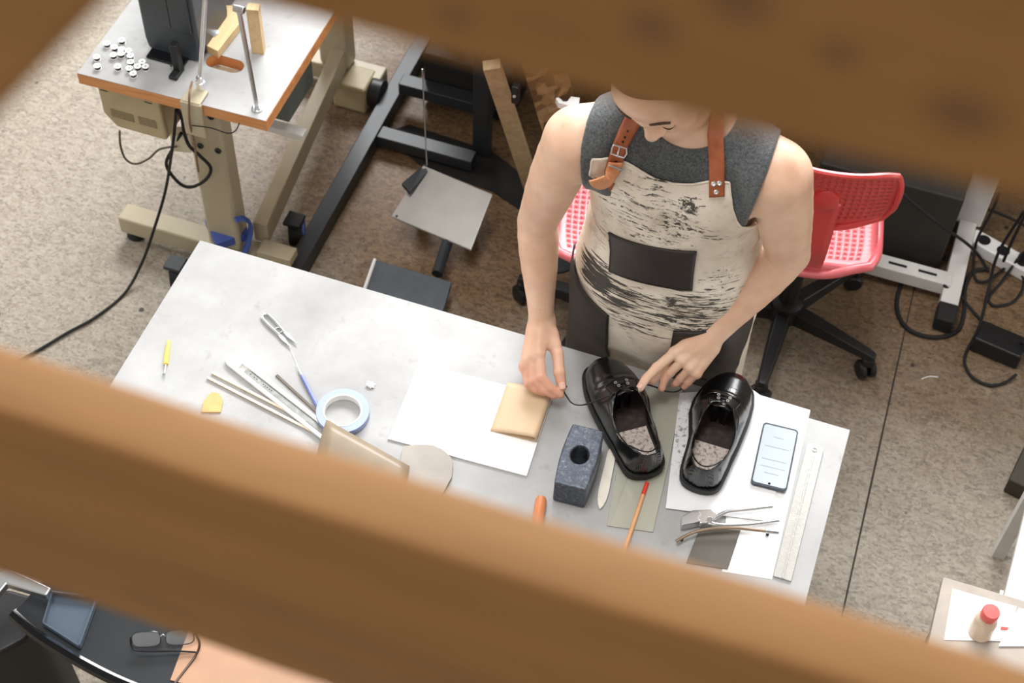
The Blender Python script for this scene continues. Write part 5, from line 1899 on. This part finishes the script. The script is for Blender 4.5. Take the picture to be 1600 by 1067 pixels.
def add_head(F):
    b = lambda c, r, k=0.012, cut=False: F.blob(HL(*c), r, HR, k, cut)
    cn = lambda p, q, r1, r2, k=0.006: F.cone(HL(*p), HL(*q), r1, r2, k)
    b((0, 0.012, 0.035), (0.077, 0.098, 0.088))
    b((0, -0.035, -0.035), (0.064, 0.062, 0.085), 0.03)
    b((0, -0.058, 0.045), (0.06, 0.035, 0.045), 0.03)
    cn((-0.035, -0.045, -0.085), (0, -0.078, -0.100), 0.026, 0.021, 0.02)
    cn((0.035, -0.045, -0.085), (0, -0.078, -0.100), 0.026, 0.021, 0.02)
    cn((-0.058, 0.0, -0.055), (-0.035, -0.045, -0.085), 0.022, 0.024, 0.02)
    cn((0.058, 0.0, -0.055), (0.035, -0.045, -0.085), 0.022, 0.024, 0.02)
    cn((-0.045, -0.078, 0.022), (0, -0.090, 0.018), 0.011, 0.010, 0.014)
    cn((0.045, -0.078, 0.022), (0, -0.090, 0.018), 0.011, 0.010, 0.014)
    for s in (-1, 1):
        b((s * 0.033, -0.094, 0.000), (0.018, 0.014, 0.0125), 0.010, True)
        b((s * 0.033, -0.0815, 0.000), (0.0145, 0.0125, 0.0125), 0.003)
        b((s * 0.046, -0.066, -0.030), (0.022, 0.02, 0.02), 0.016)
        F.blob(HL(s * 0.080, 0.012, -0.005), (0.009, 0.021, 0.033), HR @ rzm(s * 0.35), 0.006)
        F.blob(HL(s * 0.086, 0.008, -0.002), (0.005, 0.011, 0.018), HR @ rzm(s * 0.35), 0.004, True)
    cn((0, -0.090, 0.012), (0, -0.112, -0.024), 0.0085, 0.0115, 0.010)
    b((0, -0.112, -0.029), (0.0125, 0.0115, 0.0105), 0.006)
    for s in (-1, 1):
        b((s * 0.0125, -0.100, -0.033), (0.0085, 0.011, 0.0085), 0.006)
        b((s * 0.0065, -0.107, -0.0415), (0.0038, 0.005, 0.004), 0.002, True)
    cn((-0.022, -0.086, -0.062), (0.022, -0.086, -0.062), 0.0045, 0.0045, 0.006)
    cn((-0.016, -0.092, -0.059), (0.016, -0.092, -0.059), 0.0058, 0.0058, 0.005)
    cn((-0.014, -0.090, -0.069), (0.014, -0.090, -0.069), 0.0062, 0.0062, 0.005)
    b((0, -0.084, -0.098), (0.02, 0.016, 0.015), 0.014)
    F.cone(V(X0, 2.075, 1.40), HL(0, 0.045, -0.04), 0.060, 0.058, 0.025)
    F.cone(V(X0, 2.05, 1.40), HL(0, -0.005, -0.075), 0.045, 0.04, 0.02)


LEGS = []
for s in (-1, 1):
    LEGS.append((V(X0 + s * 0.085, 2.105, 0.86), V(X0 + s * 0.098, 2.09, 0.48), V(X0 + s * 0.105, 2.14, 0.085), s))

H3 = 0.0030
FB = Field((-0.68, 1.755, 0.0), (0.02, 2.36, 1.70), H3)
add_trunk(FB)
add_arms(FB)
add_hand(FB, HANDS['R'], -1)
mcpL, pipL, tipL, thL = add_hand(FB, HANDS['L'], 1)
thR = [HP(*p) for p in HANDS['R']['thumb']]
add_head(FB)
for hp, kn, an, s in LEGS:
    FB.cone(hp, kn, 0.078, 0.054, 0.03)
    FB.cone(kn, an, 0.054, 0.036, 0.02)
    FB.cone(an + V(0, 0.02, -0.04), an + V(s * 0.02, -0.13, -0.055), 0.030, 0.024, 0.02)

person = thing('person', 'person in grey sleeveless shirt and paint-smeared apron, bowed over shoes, pulling a lace', 'person', (X0, Y0, 0))
v, f = FB.mesh()
v0 = relax(v, f, 3)
v1 = relax(v, f, 40)
wt = np.clip((v[:, 2] - 0.90) / 0.06, 0, 1) * np.clip((np.linalg.norm(v - HC, axis=1) - 0.15) / 0.05, 0, 1)
v = v0 + (v1 - v0) * wt[:, None]
body = mesh_from(v, f, 'body', M['skin'], person)

# nails
M['nail'] = mat('finger nail', rgb(232, 186, 166), 0.3)


def nail(tip, prev, upv, w, l):
    d = unit(tip - prev)
    u = unit(upv - d * np.dot(upv, d))
    sdv = np.cross(d, u)
    G = [[tip + d * (-l * 0.8 + l * 1.25 * i / 5) + sdv * (w * math.sin(a) * (1 if i < 5 else 0.75)) + u * (w * 1.05 * math.cos(a)) for a in np.linspace(-0.95, 0.95, 7)] for i in range(6)]
    MB().sheet(G).build('nail', M['nail'], body, thick=0.0006)


nail(thR[3], thR[2], V(0.15, -0.3, 1), 0.0098, 0.012)
nail(tipL[0], pipL[0], V(0, 0.5, 1), 0.0082, 0.010)

# ---- hair and brows
FH = Field(HC - 0.16, HC + 0.16, 0.003)
FH.blob(HL(0, 0.016, 0.040), (0.084, 0.104, 0.094), HR, 0.0)
FH.blob(HL(0, 0.06, -0.02), (0.072, 0.06, 0.07), HR, 0.02)
# keep the hair off the face and below the neck line
lc = lambda x, y, z: [(x - HC[0]) * HR[0, i] + (y - HC[1]) * HR[1, i] + (z - HC[2]) * HR[2, i] for i in range(3)]


def face_cut(x, y, z):
    a, b, c = lc(x, y, z)
    hl = np.interp(c, [-0.08, -0.035, -0.005, 0.03, 0.055, 0.072, 0.086], [0.05, 0.035, -0.012, -0.03, -0.048, -0.08, -0.3])
    return (b - hl) + 0 * a


FH.func(HC - 0.16, HC + 0.16, lambda x, y, z: face_cut(x, y, z), k=0.006, cut=True)
FH.func(HC - 0.16, HC + 0.16, lambda x, y, z: (lc(x, y, z)[2] + 0.062), k=0.006, cut=True)
t = NT('brown hair')
nv = t.noise(6, 4, 0.7, t.mapping((60, 14, 60)))
t.set(Base_Color=t.ramp(nv.outputs[0], [(0.35, rgb(44, 32, 24)), (0.65, rgb(92, 70, 50))]), Roughness=0.5)
t.bump(nv.outputs[0], 0.8, 0.004)
M['hair'] = t.m
v, f = FH.mesh()
if len(v):
    mesh_from(relax(v, f, 2), f, 'hair', M['hair'], person)
for s in (-1, 1):
    pth = [HL(s * x, y, z) for x, y, z in ((0.019, -0.0895, -0.005), (0.028, -0.0945, -0.009), (0.038, -0.093, -0.0085), (0.046, -0.085, -0.004))]
    MB().tube(smooth_path(pth, 5), 0.0013, 6).build('eyelashes', M['hair'], person)
for s in (-1, 1):
    pth = [FB.hit([HL(s * x, -0.2, z)], [HR @ V(0, 1, 0)], 0.0, tmax=0.2, n=200)[0] for x, z in ((0.019, 0.0335), (0.028, 0.0385), (0.04, 0.0395), (0.053, 0.033))]
    MB().tube(smooth_path(pth, 5), [0.0036 + 0.0016 * math.sin(PI * i / 15) for i in range(16)], 8, flat=0.7).build('eyebrow', M['hair'], person)

# ---- grey sleeveless shirt
FS = Field((X0 - 0.27, 1.82, 0.88), (X0 + 0.27, 2.26, 1.52), 0.0032)
add_trunk(FS, 0.004)
for S, E_ in ((SR, ER), (SLf, EL)):
    FS.cone(S, seg(S, E_, 0.5), 0.054, 0.052, 0.03)
FS.F -= 0.006
gx_ = FS.sl(FS.lo, FS.lo + FS.h * (FS.n - 1))
_, gx, gy, gz = gx_
# soft folds running from the armholes to the chest
fold = (0.0022 * np.sin((gx - X0) * 55 + (gz - 1.3) * 46) * np.exp(-((np.abs(gx - X0) - 0.13) / 0.05) ** 2)
        + 0.0014 * np.sin((gx - X0) * -38 + gz * 70 + 0.6) * np.exp(-((np.abs(gx - X0) - 0.1) / 0.07) ** 2))
FS.F += fold.astype(np.float32)
full = FS.F.copy()
FS.func(FS.lo, FS.lo + 1, lambda x, y, z: (x - (-0.470 + 0.10 * (1.37 - z))) + 0 * y, k=0.004, cut=True)
FS.func(FS.lo, FS.lo + 1, lambda x, y, z: ((-0.147 - 0.10 * (1.37 - z)) - x) + 0 * y, k=0.004, cut=True)
FS.func(FS.lo, FS.lo + 1, lambda x, y, z: (z - 0.90) + 0 * x + 0 * y, k=0.0, cut=True)
FS.blob((X0 + 0.002, 2.045, 1.465), (0.083, 0.098, 0.072), None, 0.004, True)
t = NT('heather grey jersey')
hz_ = t.noise(240, 4, 0.75)
hz2 = t.noise(30, 3)
t.set(Base_Color=t.ramp(hz_.outputs[0], [(0.35, rgb(52, 55, 57)), (0.65, rgb(98, 102, 104))]), Roughness=0.9)
t.b.inputs['Sheen Weight'].default_value = 0.25
t.bump(hz_.outputs[0], 0.25, 0.001)
v, f = FS.mesh()
# cut() is written for removing: the half-spaces above keep what lies between them
shirt = mesh_from(relax(v, f, 2), f, 'shirt', t.m, person)
FS.F = full

# ---- trousers and work shoes
FT = Field((X0 - 0.24, 1.86, 0.0), (X0 + 0.24, 2.30, 1.0), 0.005)
FT.func((X0 - 0.22, 1.9, 0.74), (X0 + 0.22, 2.3, 1.0), lambda x, y, z: np.maximum(torso(x, y, z, 0.008), z - 0.985))
for hp, kn, an, s in LEGS:
    FT.cone(hp, kn, 0.092, 0.068, 0.03)
    FT.cone(kn, an + V(0, 0, -0.01), 0.068, 0.055, 0.02)
v, f = FT.mesh()
mesh_from(relax(v, f, 2), f, 'trousers', mat('black trousers', rgb(30, 29, 30), 0.85, var=0.15, bump=0.1, bscale=300), person)
for hp, kn, an, s in LEGS:
    FW = Field(an + V(-0.09, -0.25, -0.09), an + V(0.09, 0.12, 0.04), 0.004)
    a = V(an[0], an[1], 0.0)
    FW.cone(a + V(0, 0.02, 0.045), a + V(s * 0.02, -0.13, 0.04), 0.042, 0.038, 0.02)
    FW.cone(a + V(0, 0.01, 0.06), a + V(0, 0.005, 0.10), 0.045, 0.047, 0.02)
    FW.func(FW.lo, FW.lo + 1, lambda x, y, z: (0.002 - z) + 0 * x + 0 * y, cut=False) if False else None
    FW.F = np.maximum(FW.F, (0.001 - (FW.lo[2] + FW.h * np.arange(FW.n[2])))[None, None, :].astype(np.float32))
    v, f = FW.mesh()
    mesh_from(v, f, 'work_shoe', M['rubber'], person)

# ---- apron: a cloth laid over shirt and thighs
FA = Field((X0 - 0.30, 1.84, 0.44), (X0 + 0.30, 2.34, 1.50), 0.004)
add_trunk(FA, 0.012)
FA0 = Field((X0 - 0.30, 1.84, 0.44), (X0 + 0.30, 2.34, 1.50), 0.004)
add_trunk(FA0, 0.012, False)
ZS_ = np.array([0.44, 0.55, 0.70, 0.80, 0.88, 0.95, 1.02, 1.10])
SA = np.array([0.190, 0.190, 0.187, 0.184, 0.180, 0.178, 0.170, 0.150])
SB = np.array([0.120, 0.120, 0.120, 0.120, 0.126, 0.134, 0.132, 0.110])
SCY = np.array([2.125, 2.125, 2.122, 2.118, 2.110, 2.105, 2.10, 2.10])


def skirt(x, y, z):
    a, b, cy = np.interp(z, ZS_, SA), np.interp(z, ZS_, SB), np.interp(z, ZS_, SCY)
    r = (np.abs((x - X0) / a) ** 2.6 + np.abs((y - cy) / b) ** 2.6) ** (1 / 2.6)
    return np.maximum((r - 1) * np.minimum(a, b), z - 1.10)


for _f in (FA, FA0):
    _f.func(_f.lo, _f.lo + V(0.62, 0.52, 0.68), skirt, k=0.03)


def on_px(px, py, off=0.0):
    d = ray(px, py)
    return FA.hit([EYE], [d / np.linalg.norm(d)], off, tmax=3.6, t0=2.0, n=900)[0]


def polar(p):
    return math.degrees(math.atan2(p[0] - X0, -(p[1] - Y0))), p[2]


def at_polar(th, z, off, F=None):
    th, z = np.radians(np.asarray(th, float)), np.asarray(z, float)
    d = np.stack([np.sin(th), -np.cos(th), np.zeros_like(th)], -1)
    o = np.stack([np.full_like(th, X0), np.full_like(th, Y0), z], -1)
    sh = th.shape
    h = (F or FA).hit((o + d * 0.40).reshape(-1, 3), (-d).reshape(-1, 3), off, tmax=0.38, n=190)
    return h.reshape(*sh, 3)


def outline(pts):
    r = [polar(on_px(*p)) for p in pts]
    return [q for q in r if not (math.isnan(q[0]) or math.isnan(q[1]))]


lft = sorted([(z, t_) for t_, z in outline([(946, 240), (938, 256), (930, 272), (922, 290)])])
rgt = sorted([(z, t_) for t_, z in outline([(1137, 281), (1139, 300), (1143, 325), (1150, 345), (1158, 355)])])
topc = sorted([(t_, z) for t_, z in outline([(948, 240), (976, 249), (1000, 261), (1026, 277), (1051, 284), (1080, 284), (1104, 280), (1136, 281)])])
print('APRON', lft, rgt, topc)
WRAP = 105.0
ZL = [0.48, lft[0][0] - 0.12, lft[0][0] - 0.05] + [q[0] for q in lft]
TL_ = [-WRAP, -WRAP, -76] + [q[1] for q in lft]
ZR = [0.48, rgt[0][0] - 0.10, rgt[0][0] - 0.035] + [q[0] for q in rgt]
TR_ = [WRAP, WRAP, 72] + [q[1] for q in rgt]
NU_, NV_ = 90, 120
U = np.linspace(0, 1, NU_)[:, None] * np.ones((1, NV_))
Vv = np.ones((NU_, 1)) * np.linspace(0, 1, NV_)[None, :]
TH_ = np.zeros((NU_, NV_))
ZZ = np.zeros((NU_, NV_))
tb = np.linspace(lft[-1][1], rgt[-1][1], NU_)
zt_top = np.interp(tb, [q[0] for q in topc], [q[1] for q in topc])
for i in range(NU_):
    zr = 0.50 + (zt_top[i] - 0.50) * Vv[i]
    ZZ[i] = zr
    TH_[i] = np.interp(zr, ZL, TL_) * (1 - U[i]) + np.interp(zr, ZR, TR_) * U[i]
GA = at_polar(TH_, ZZ, 0.003)
GB = at_polar(TH_, ZZ, 0.003, FA0)
wb2 = np.maximum(np.clip((np.abs(TH_) - 58) / 14, 0, 1), np.clip((1.345 - ZZ) / 0.06, 0, 1))[..., None]
GA = np.where(np.isnan(GA), GB, GA)
GB = np.where(np.isnan(GB), GA, GB)
GA = GA * (1 - wb2) + GB * wb2
bad = np.isnan(GA[..., 0])
if bad.any():
    d = np.stack([np.sin(np.radians(TH_)), -np.cos(np.radians(TH_)), 0 * TH_], -1)
    GA[bad] = (np.stack([X0 + 0 * ZZ, Y0 + 0 * ZZ, ZZ], -1) + d * 0.15)[bad]
for it in range(6):
    GA[1:-1, 1:-1] = 0.5 * GA[1:-1, 1:-1] + 0.125 * (GA[2:, 1:-1] + GA[:-2, 1:-1] + GA[1:-1, 2:] + GA[1:-1, :-2])
# cloth folds: soft drapes hanging from the bib corners, creases round the belly
nr = np.stack([np.sin(np.radians(TH_)), -np.cos(np.radians(TH_)), 0 * TH_], -1)
dz_ = ZZ
amp = (0.0035 * np.sin(TH_ * 0.16 + dz_ * 22 + 0.7) * np.exp(-((dz_ - 1.28) / 0.06) ** 2)
       + 0.0030 * np.sin(dz_ * 95 + TH_ * 0.03) * np.exp(-((dz_ - (0.97 - 0.0009 * np.abs(TH_))) / 0.05) ** 2)
       + 0.0030 * np.sin(dz_ * 70 - np.abs(TH_) * 0.07) * np.exp(-((dz_ - 1.12) / 0.06) ** 2) * np.clip(np.abs(TH_) / 40, 0, 1)
       + 0.0045 * np.sin(TH_ * 0.11 + 1.2) * np.clip((0.92 - dz_) / 0.2, 0, 1))
GA = GA + nr * (amp + 0.003)[..., None]


def loc3(px, py):
    p = on_px(px, py)
    return (p[0] - X0, p[1] - Y0, p[2])


def mk_canvas():
    t = NT('paint smeared canvas')
    co = t.co()
    base = t.noise(11, 5, 0.6)
    c = t.ramp(base.outputs[0], [(0.3, rgb(208, 195, 178)), (0.65, rgb(238, 229, 216))])
    weave = t.noise(420, 2, 0.5)
    regs = []

    def region(px, py, r, str_):
        d = t.n('ShaderNodeVectorMath', operation='DISTANCE', i_0=co, i_1=loc3(px, py)).outputs['Value']
        return t.math('MULTIPLY', t.math('SUBTRACT', 1.0, t.step(d, r * 0.25, r)), str_)

    # streaks: noise squeezed along a slanted direction
    def streak(rot, scale, seed):
        v_ = t.mapping(scale, rot=(0, rot, 0), loc=(seed, seed * 0.7, seed * 1.3))
        return t.noise(1.0, 7, 0.68, v_, 0.5).outputs[0]

    hatch = streak(0.62, (11, 20, 150), 3.1)
    level = streak(-0.16, (20, 20, 130), 1.7)
    level2 = streak(0.3, (20, 20, 170), 7.7)
    blot = t.noise(80, 6, 0.72, t.mapping((0.7, 1, 1.5))).outputs[0]
    brk = t.step(t.noise(85, 5, 0.7).outputs[0], 0.42, 0.52)
    m_ = None
    for px, py, r, str_, src, th in ((933, 425, 0.085, 0.30, hatch, 0.58), (955, 455, 0.10, 0.19, hatch, 0.58), (1000, 480, 0.12, 0.13, level2, 0.56), (1060, 485, 0.14, 0.15, level2, 0.56), (1000, 500, 0.11, 0.14, level2, 0.57), (1090, 495, 0.11, 0.15, level, 0.57), (1120, 465, 0.11, 0.12, level2, 0.57),
                                     (1010, 310, 0.10, 0.115, level, 0.57), (1060, 335, 0.09, 0.14, level, 0.57), (975, 330, 0.08, 0.12, hatch, 0.56), (1078, 318, 0.035, 0.25, blot, 0.56), (1060, 350, 0.06, 0.16, blot, 0.56),
                                     (1090, 360, 0.08, 0.11, level, 0.55), (940, 350, 0.08, 0.1, hatch, 0.56), (1050, 470, 0.02, 0.3, blot, 0.52), (1130, 430, 0.06, 0.1, blot, 0.57), (1020, 370, 0.09, 0.10, level, 0.55)):
        w_ = region(px, py, r, str_)
        s_ = t.step(t.math('ADD', src, w_), th + 0.085, th + 0.125)
        s_ = t.math('MULTIPLY', t.math('MULTIPLY', s_, t.step(w_, 0.0, 0.05)), brk if src == blot or py < 400 else 1.0)
        m_ = s_ if m_ is None else t.math('MAXIMUM', m_, s_)
    grey = t.math('MULTIPLY', t.step(t.noise(24, 6, 0.7).outputs[0], 0.50, 0.70), 0.36)
    c = t.mix(grey, c, rgb(150, 134, 116))
    c = t.mix(t.math('MULTIPLY', m_, 0.93), c, rgb(30, 28, 26))
    t.set(Base_Color=c, Roughness=0.85)
    t.bump(t.math('MULTIPLY_ADD', weave.outputs[0], 0.5, m_), 0.2, 0.001)
    return t.m


M['canvas'] = mk_canvas()
apron = MB().sheet(GA).build('apron', M['canvas'], person, thick=0.0022, angle=0)
hem = [GA[i, -1] + V(0, 0, 0.0005) for i in range(NU_)]
MB().tube(hem, 0.0022, 6).build('hem', M['canvas'], apron)
for row in (GA[0], GA[-1]):
    MB().tube([row[j] for j in range(0, NV_)], 0.002, 6).build('hem', M['canvas'], apron)

# leather pockets
M['pocket'] = mat('dark brown pocket leather', rgb(38, 31, 27), 0.5, var=0.2, scale=24, bump=0.15, bscale=160)


def apron_at(th, z, off):
    """point of the finished apron cloth at polar angle th, height z, pushed out by off"""
    out = []
    for a, b in zip(np.ravel(th), np.ravel(z)):
        i = np.argmin((TH_ - a) ** 2 * 1e-4 + (ZZ - b) ** 2)
        i, j = np.unravel_index(i, TH_.shape)
        out.append((i, j))
    return out


def patch(corners, name, n1=26, n2=16, off=0.0105):
    """corners (theta, z): tl, tr, br, bl"""
    tl, tr, br, bl = [np.array(c_, float) for c_ in corners]
    G = np.zeros((n1, n2, 2))
    for i in range(n1):
        for j in range(n2):
            u, w_ = i / (n1 - 1), j / (n2 - 1)
            G[i, j] = (tl * (1 - u) + tr * u) * (1 - w_) + (bl * (1 - u) + br * u) * w_
    H_ = at_polar(G[..., 0], G[..., 1], off)
    ok = ~np.isnan(H_[..., 0])
    for it in range(3):
        H_[1:-1, 1:-1] = 0.5 * H_[1:-1, 1:-1] + 0.125 * (H_[2:, 1:-1] + H_[:-2, 1:-1] + H_[1:-1, 2:] + H_[1:-1, :-2])
    return MB().sheet(H_).build(name, M['pocket'], apron, thick=0.004, angle=0)


pc = lambda x, y: polar(on_px(x, y))
o = patch([pc(958, 360), pc(1087, 388), pc(1080, 448), pc(958, 420)], 'chest_pocket')
o['label'] = 'dark brown leather pocket'
pl_ = pc(957, 491)
o = patch([(-84, pl_[1] + 0.065), pl_, (pc(955, 545)[0], 0.62), (-84, 0.62)], 'side_pocket')
pr_ = pc(1051, 512)
o = patch([pr_, (76, pr_[1] + 0.03), (76, 0.62), (pc(1050, 540)[0], 0.62)], 'side_pocket')

# leather straps
t = NT('russet strap leather')
n_ = t.noise(30, 4)
t.set(Base_Color=t.ramp(n_.outputs[0], [(0.3, rgb(140, 72, 40)), (0.7, rgb(172, 96, 58))]), Roughness=0.42)
M['strap'] = t.m
t = NT('light strap leather')
n_ = t.noise(30, 4)
t.set(Base_Color=t.ramp(n_.outputs[0], [(0.3, rgb(196, 124, 80)), (0.7, rgb(224, 156, 108))]), Roughness=0.42)
M['strap_tail'] = t.m


def grad(p):
    e = 0.006
    g = np.array([FS.sample([p + V(*(e if k == i else 0 for k in range(3)))])[0] - FS.sample([p - V(*(e if k == i else 0 for k in range(3)))])[0] for i in range(3)])
    return unit(g)


def ribbon(pts, w, name, material, parent, thick=0.003, normals=None):
    pts = [np.array(p) for p in pts]
    G = []
    for i, p in enumerate(pts):
        tg = unit(pts[min(i + 1, len(pts) - 1)] - pts[max(i - 1, 0)])
        n = normals[i] if normals is not None else grad(p)
        n = unit(n - tg * np.dot(n, tg))
        s_ = np.cross(tg, n)
        ww = w[i] if hasattr(w, '__len__') else w
        G.append([p + s_ * ww * q + n * 0.001 * (1 - (2 * q) ** 2) for q in np.linspace(-0.5, 0.5, 7)])
    return MB().sheet(G).build(name, material, parent, thick=thick, angle=60)


def over(x, y, off=0.010):
    return FS.hit([(x, y, 1.515)], [(0, 0, -1.0)], off, tmax=0.5, n=250)[0]


def behind(x, z, off=0.010):
    return FS.hit([(x, 2.255, z)], [(0, -1.0, 0)], off, tmax=0.3, n=150)[0]


def on_sh(px, py, off=0.0):
    d = ray(px, py)
    return FS.hit([EYE], [d / np.linalg.norm(d)], off, tmax=3.6, t0=2.0, n=900)[0]


front_l = [on_sh(x, y, 0.010) for x, y in ((957, 270), (962, 252), (968, 232), (976, 214), (984, 197))]
lx = front_l[-1][0] + 0.004
strap_l = front_l + [over(lx + 0.006, y) for y in (2.02, 2.05, 2.08, 2.11)] + [behind(lx + 0.01 + 0.03 * i, 1.36 - 0.07 * i) for i in range(5)]
strap_l = [p for p in strap_l if not np.isnan(p[0])]
sl_o = ribbon(smooth_path(strap_l, 4), 0.031, 'strap', M['strap'], person)
front_r = [on_sh(x, y, 0.010) for x, y in ((1120, 308), (1120, 285), (1120, 260), (1119, 238), (1118, 220), (1118, 205))]
rx_ = front_r[-1][0] - 0.002
strap_r = front_r + [over(rx_ - 0.002, y) for y in (2.03, 2.06, 2.09, 2.11)] + [behind(rx_ - 0.01 - 0.03 * i, 1.36 - 0.07 * i) for i in range(5)]
strap_r = [p for p in strap_r if not np.isnan(p[0])]
sr_o = ribbon(smooth_path(strap_r, 4), 0.028, 'strap', M['strap'], person)
for x, y in ((1115, 287), (1124, 286), (1119, 300)):
    p = on_sh(x, y, 0.0125)
    MB().lathe([(0.0048, -0.001), (0.0048, 0.001), (0.003, 0.0018), (0.0018, 0.0008), (0.0, 0.0008)], p, 14, axis=tuple(grad(p))).build('rivet', M['chrome'], sr_o)
hm = 0
for q in (0.06, 0.12, 0.30, 0.35, 0.40):
    pth = smooth_path(front_l, 10)
    p = pth[int(q * 2.2 * (len(pth) - 1)) if q < 0.44 else -1]
    MB().lathe([(0.0022, -0.001), (0.0022, 0.0026), (0.0, 0.0026)], p, 10, axis=tuple(grad(p))).build('hole', M['black'], sl_o)
# loose tail that curls away below the keeper
p0 = on_sh(956, 268, 0.0135)
p1 = on_sh(951, 279, 0.019)
p2 = on_sh(945, 287, 0.026)
p3 = on_sh(936, 284, 0.038)
p4 = on_sh(932, 278, 0.044)
nb = grad(p0)
ribbon(smooth_path([on_sh(962, 253, 0.0135), p0, p1, p2, p3, p4], 4), 0.029, 'strap_tail', M['strap_tail'], sl_o)
q = [on_sh(948, 284, 0.009), on_sh(960, 286, 0.009), on_sh(953, 299, 0.008)]
MB().prism(q, grad(q[0]) * 0.0025).build('strap_tip', M['strap'], sl_o)


def bar_on(px_list, off, r, name, closed=False):
    return MB().tube([on_sh(x, y, off) for x, y in px_list], r, 8, closed=closed).build(name, M['chrome'], sl_o)


bar_on([(958, 226), (969, 229), (979, 232), (979, 240), (975, 246), (966, 244), (955, 240), (956, 232)], 0.0165, 0.0018, 'buckle', True)
bar_on([(968, 229), (966, 238), (965, 245)], 0.018, 0.0014, 'buckle_prong')
bar_on([(952, 246 + 12), (962, 249 + 13), (972, 252 + 14)], 0.0185, 0.0022, 'keeper')
# waist ties behind
MB().tube([at_polar(np.array([a]), np.array([1.06]), 0.012)[0] for a in list(range(100, 261, 8))], 0.006, 8, flat=0.4).build('waist_tie', M['canvas'], apron)

# ------------------------------------------------------------------ the lace being threaded (part of the left shoe)
tipR = HP(*HANDS['R']['tip'][0])
lace = [P(962, 618, .838), P(950, 619, .838), P(936, 624, .824), P(918, 631, .800), P(904, 633, .790), P(893, 629, .787), P(886, 620, .788), P(881, 610, .793), P(886, 603, .800)]
MB().tube(smooth_path(lace, 8), 0.0016, 8).build('shoelace', M['lace'], SHOE_A)
lace = [P(975, 612, .842), P(990, 606, .842), P(1008, 601, .830), P(1022, 604, .808), P(1040, 611, .800), P(1056, 612, .798), P(1066, 606, .800), P(1070, 596, .806), P(1062, 586, .815)]
MB().tube(smooth_path(lace, 8), 0.0016, 8).build('shoelace', M['lace'], SHOE_A)
lace = [P(1044, 574, .83), P(1040, 583, .82), P(1032, 590, .815), P(1024, 590, .812)]
MB().tube(smooth_path(lace, 8), 0.0014, 8).build('shoelace', M['lace'], SHOE_A)
lace = [P(1086, 593, .80), P(1096, 592, .79), P(1104, 593, .787)]
MB().tube(smooth_path(lace, 8), 0.0016, 8).build('shoelace', M['lace'], SHOE_A)
# ------------------------------------------------------------------ light
w = bpy.data.worlds.new('world')
SC.world = w
w.use_nodes = True
w.node_tree.nodes['Background'].inputs[0].default_value = (0.93, 0.96, 1.0, 1)
w.node_tree.nodes['Background'].inputs[1].default_value = 0.05


def area(name, loc, target, sx, sy, power, col=(1, 1, 1)):
    l = bpy.data.lights.new(name, 'AREA')
    l.shape = 'RECTANGLE'
    l.size, l.size_y = sx, sy
    l.energy = power
    l.color = col
    o = bpy.data.objects.new(name, l)
    COL.objects.link(o)
    o.location = loc
    o.rotation_euler = (Vector(target) - Vector(loc)).to_track_quat('-Z', 'Y').to_euler()
    return o


area('window_light_back', (-1.1, 7.1, 4.4), (-0.6, 2.0, 0.8), 5.2, 2.0, 640, (0.98, 0.99, 1.0))
area('window_light_left', (-6.1, 1.2, 3.25), (-0.8, 1.9, 0.5), 5.0, 2.5, 80, (1, 0.99, 0.97))
area('window_light_right', (6.1, 3.3, 3.25), (0.0, 2.0, 0.9), 3.2, 2.5, 80, (1, 0.99, 0.97))
area('ceiling_skylight', (-1.0, 1.8, 5.55), (-0.7, 1.7, 0.0), 2.6, 1.2, 95, (1, 0.99, 0.97))
area('window_light_front', (0.0, -3.1, 4.3), (-0.3, 2.0, 0.9), 5.6, 1.7, 60, (1, 0.99, 0.97))
vs_ = SC.view_settings
SC.display_settings.display_device = 'sRGB'
vs_.view_transform = 'Standard'
vs_.look = 'None'
vs_.exposure = 0.68
vs_.gamma = 1.0
vs_.use_curve_mapping = False
SC.cycles.use_denoising = True
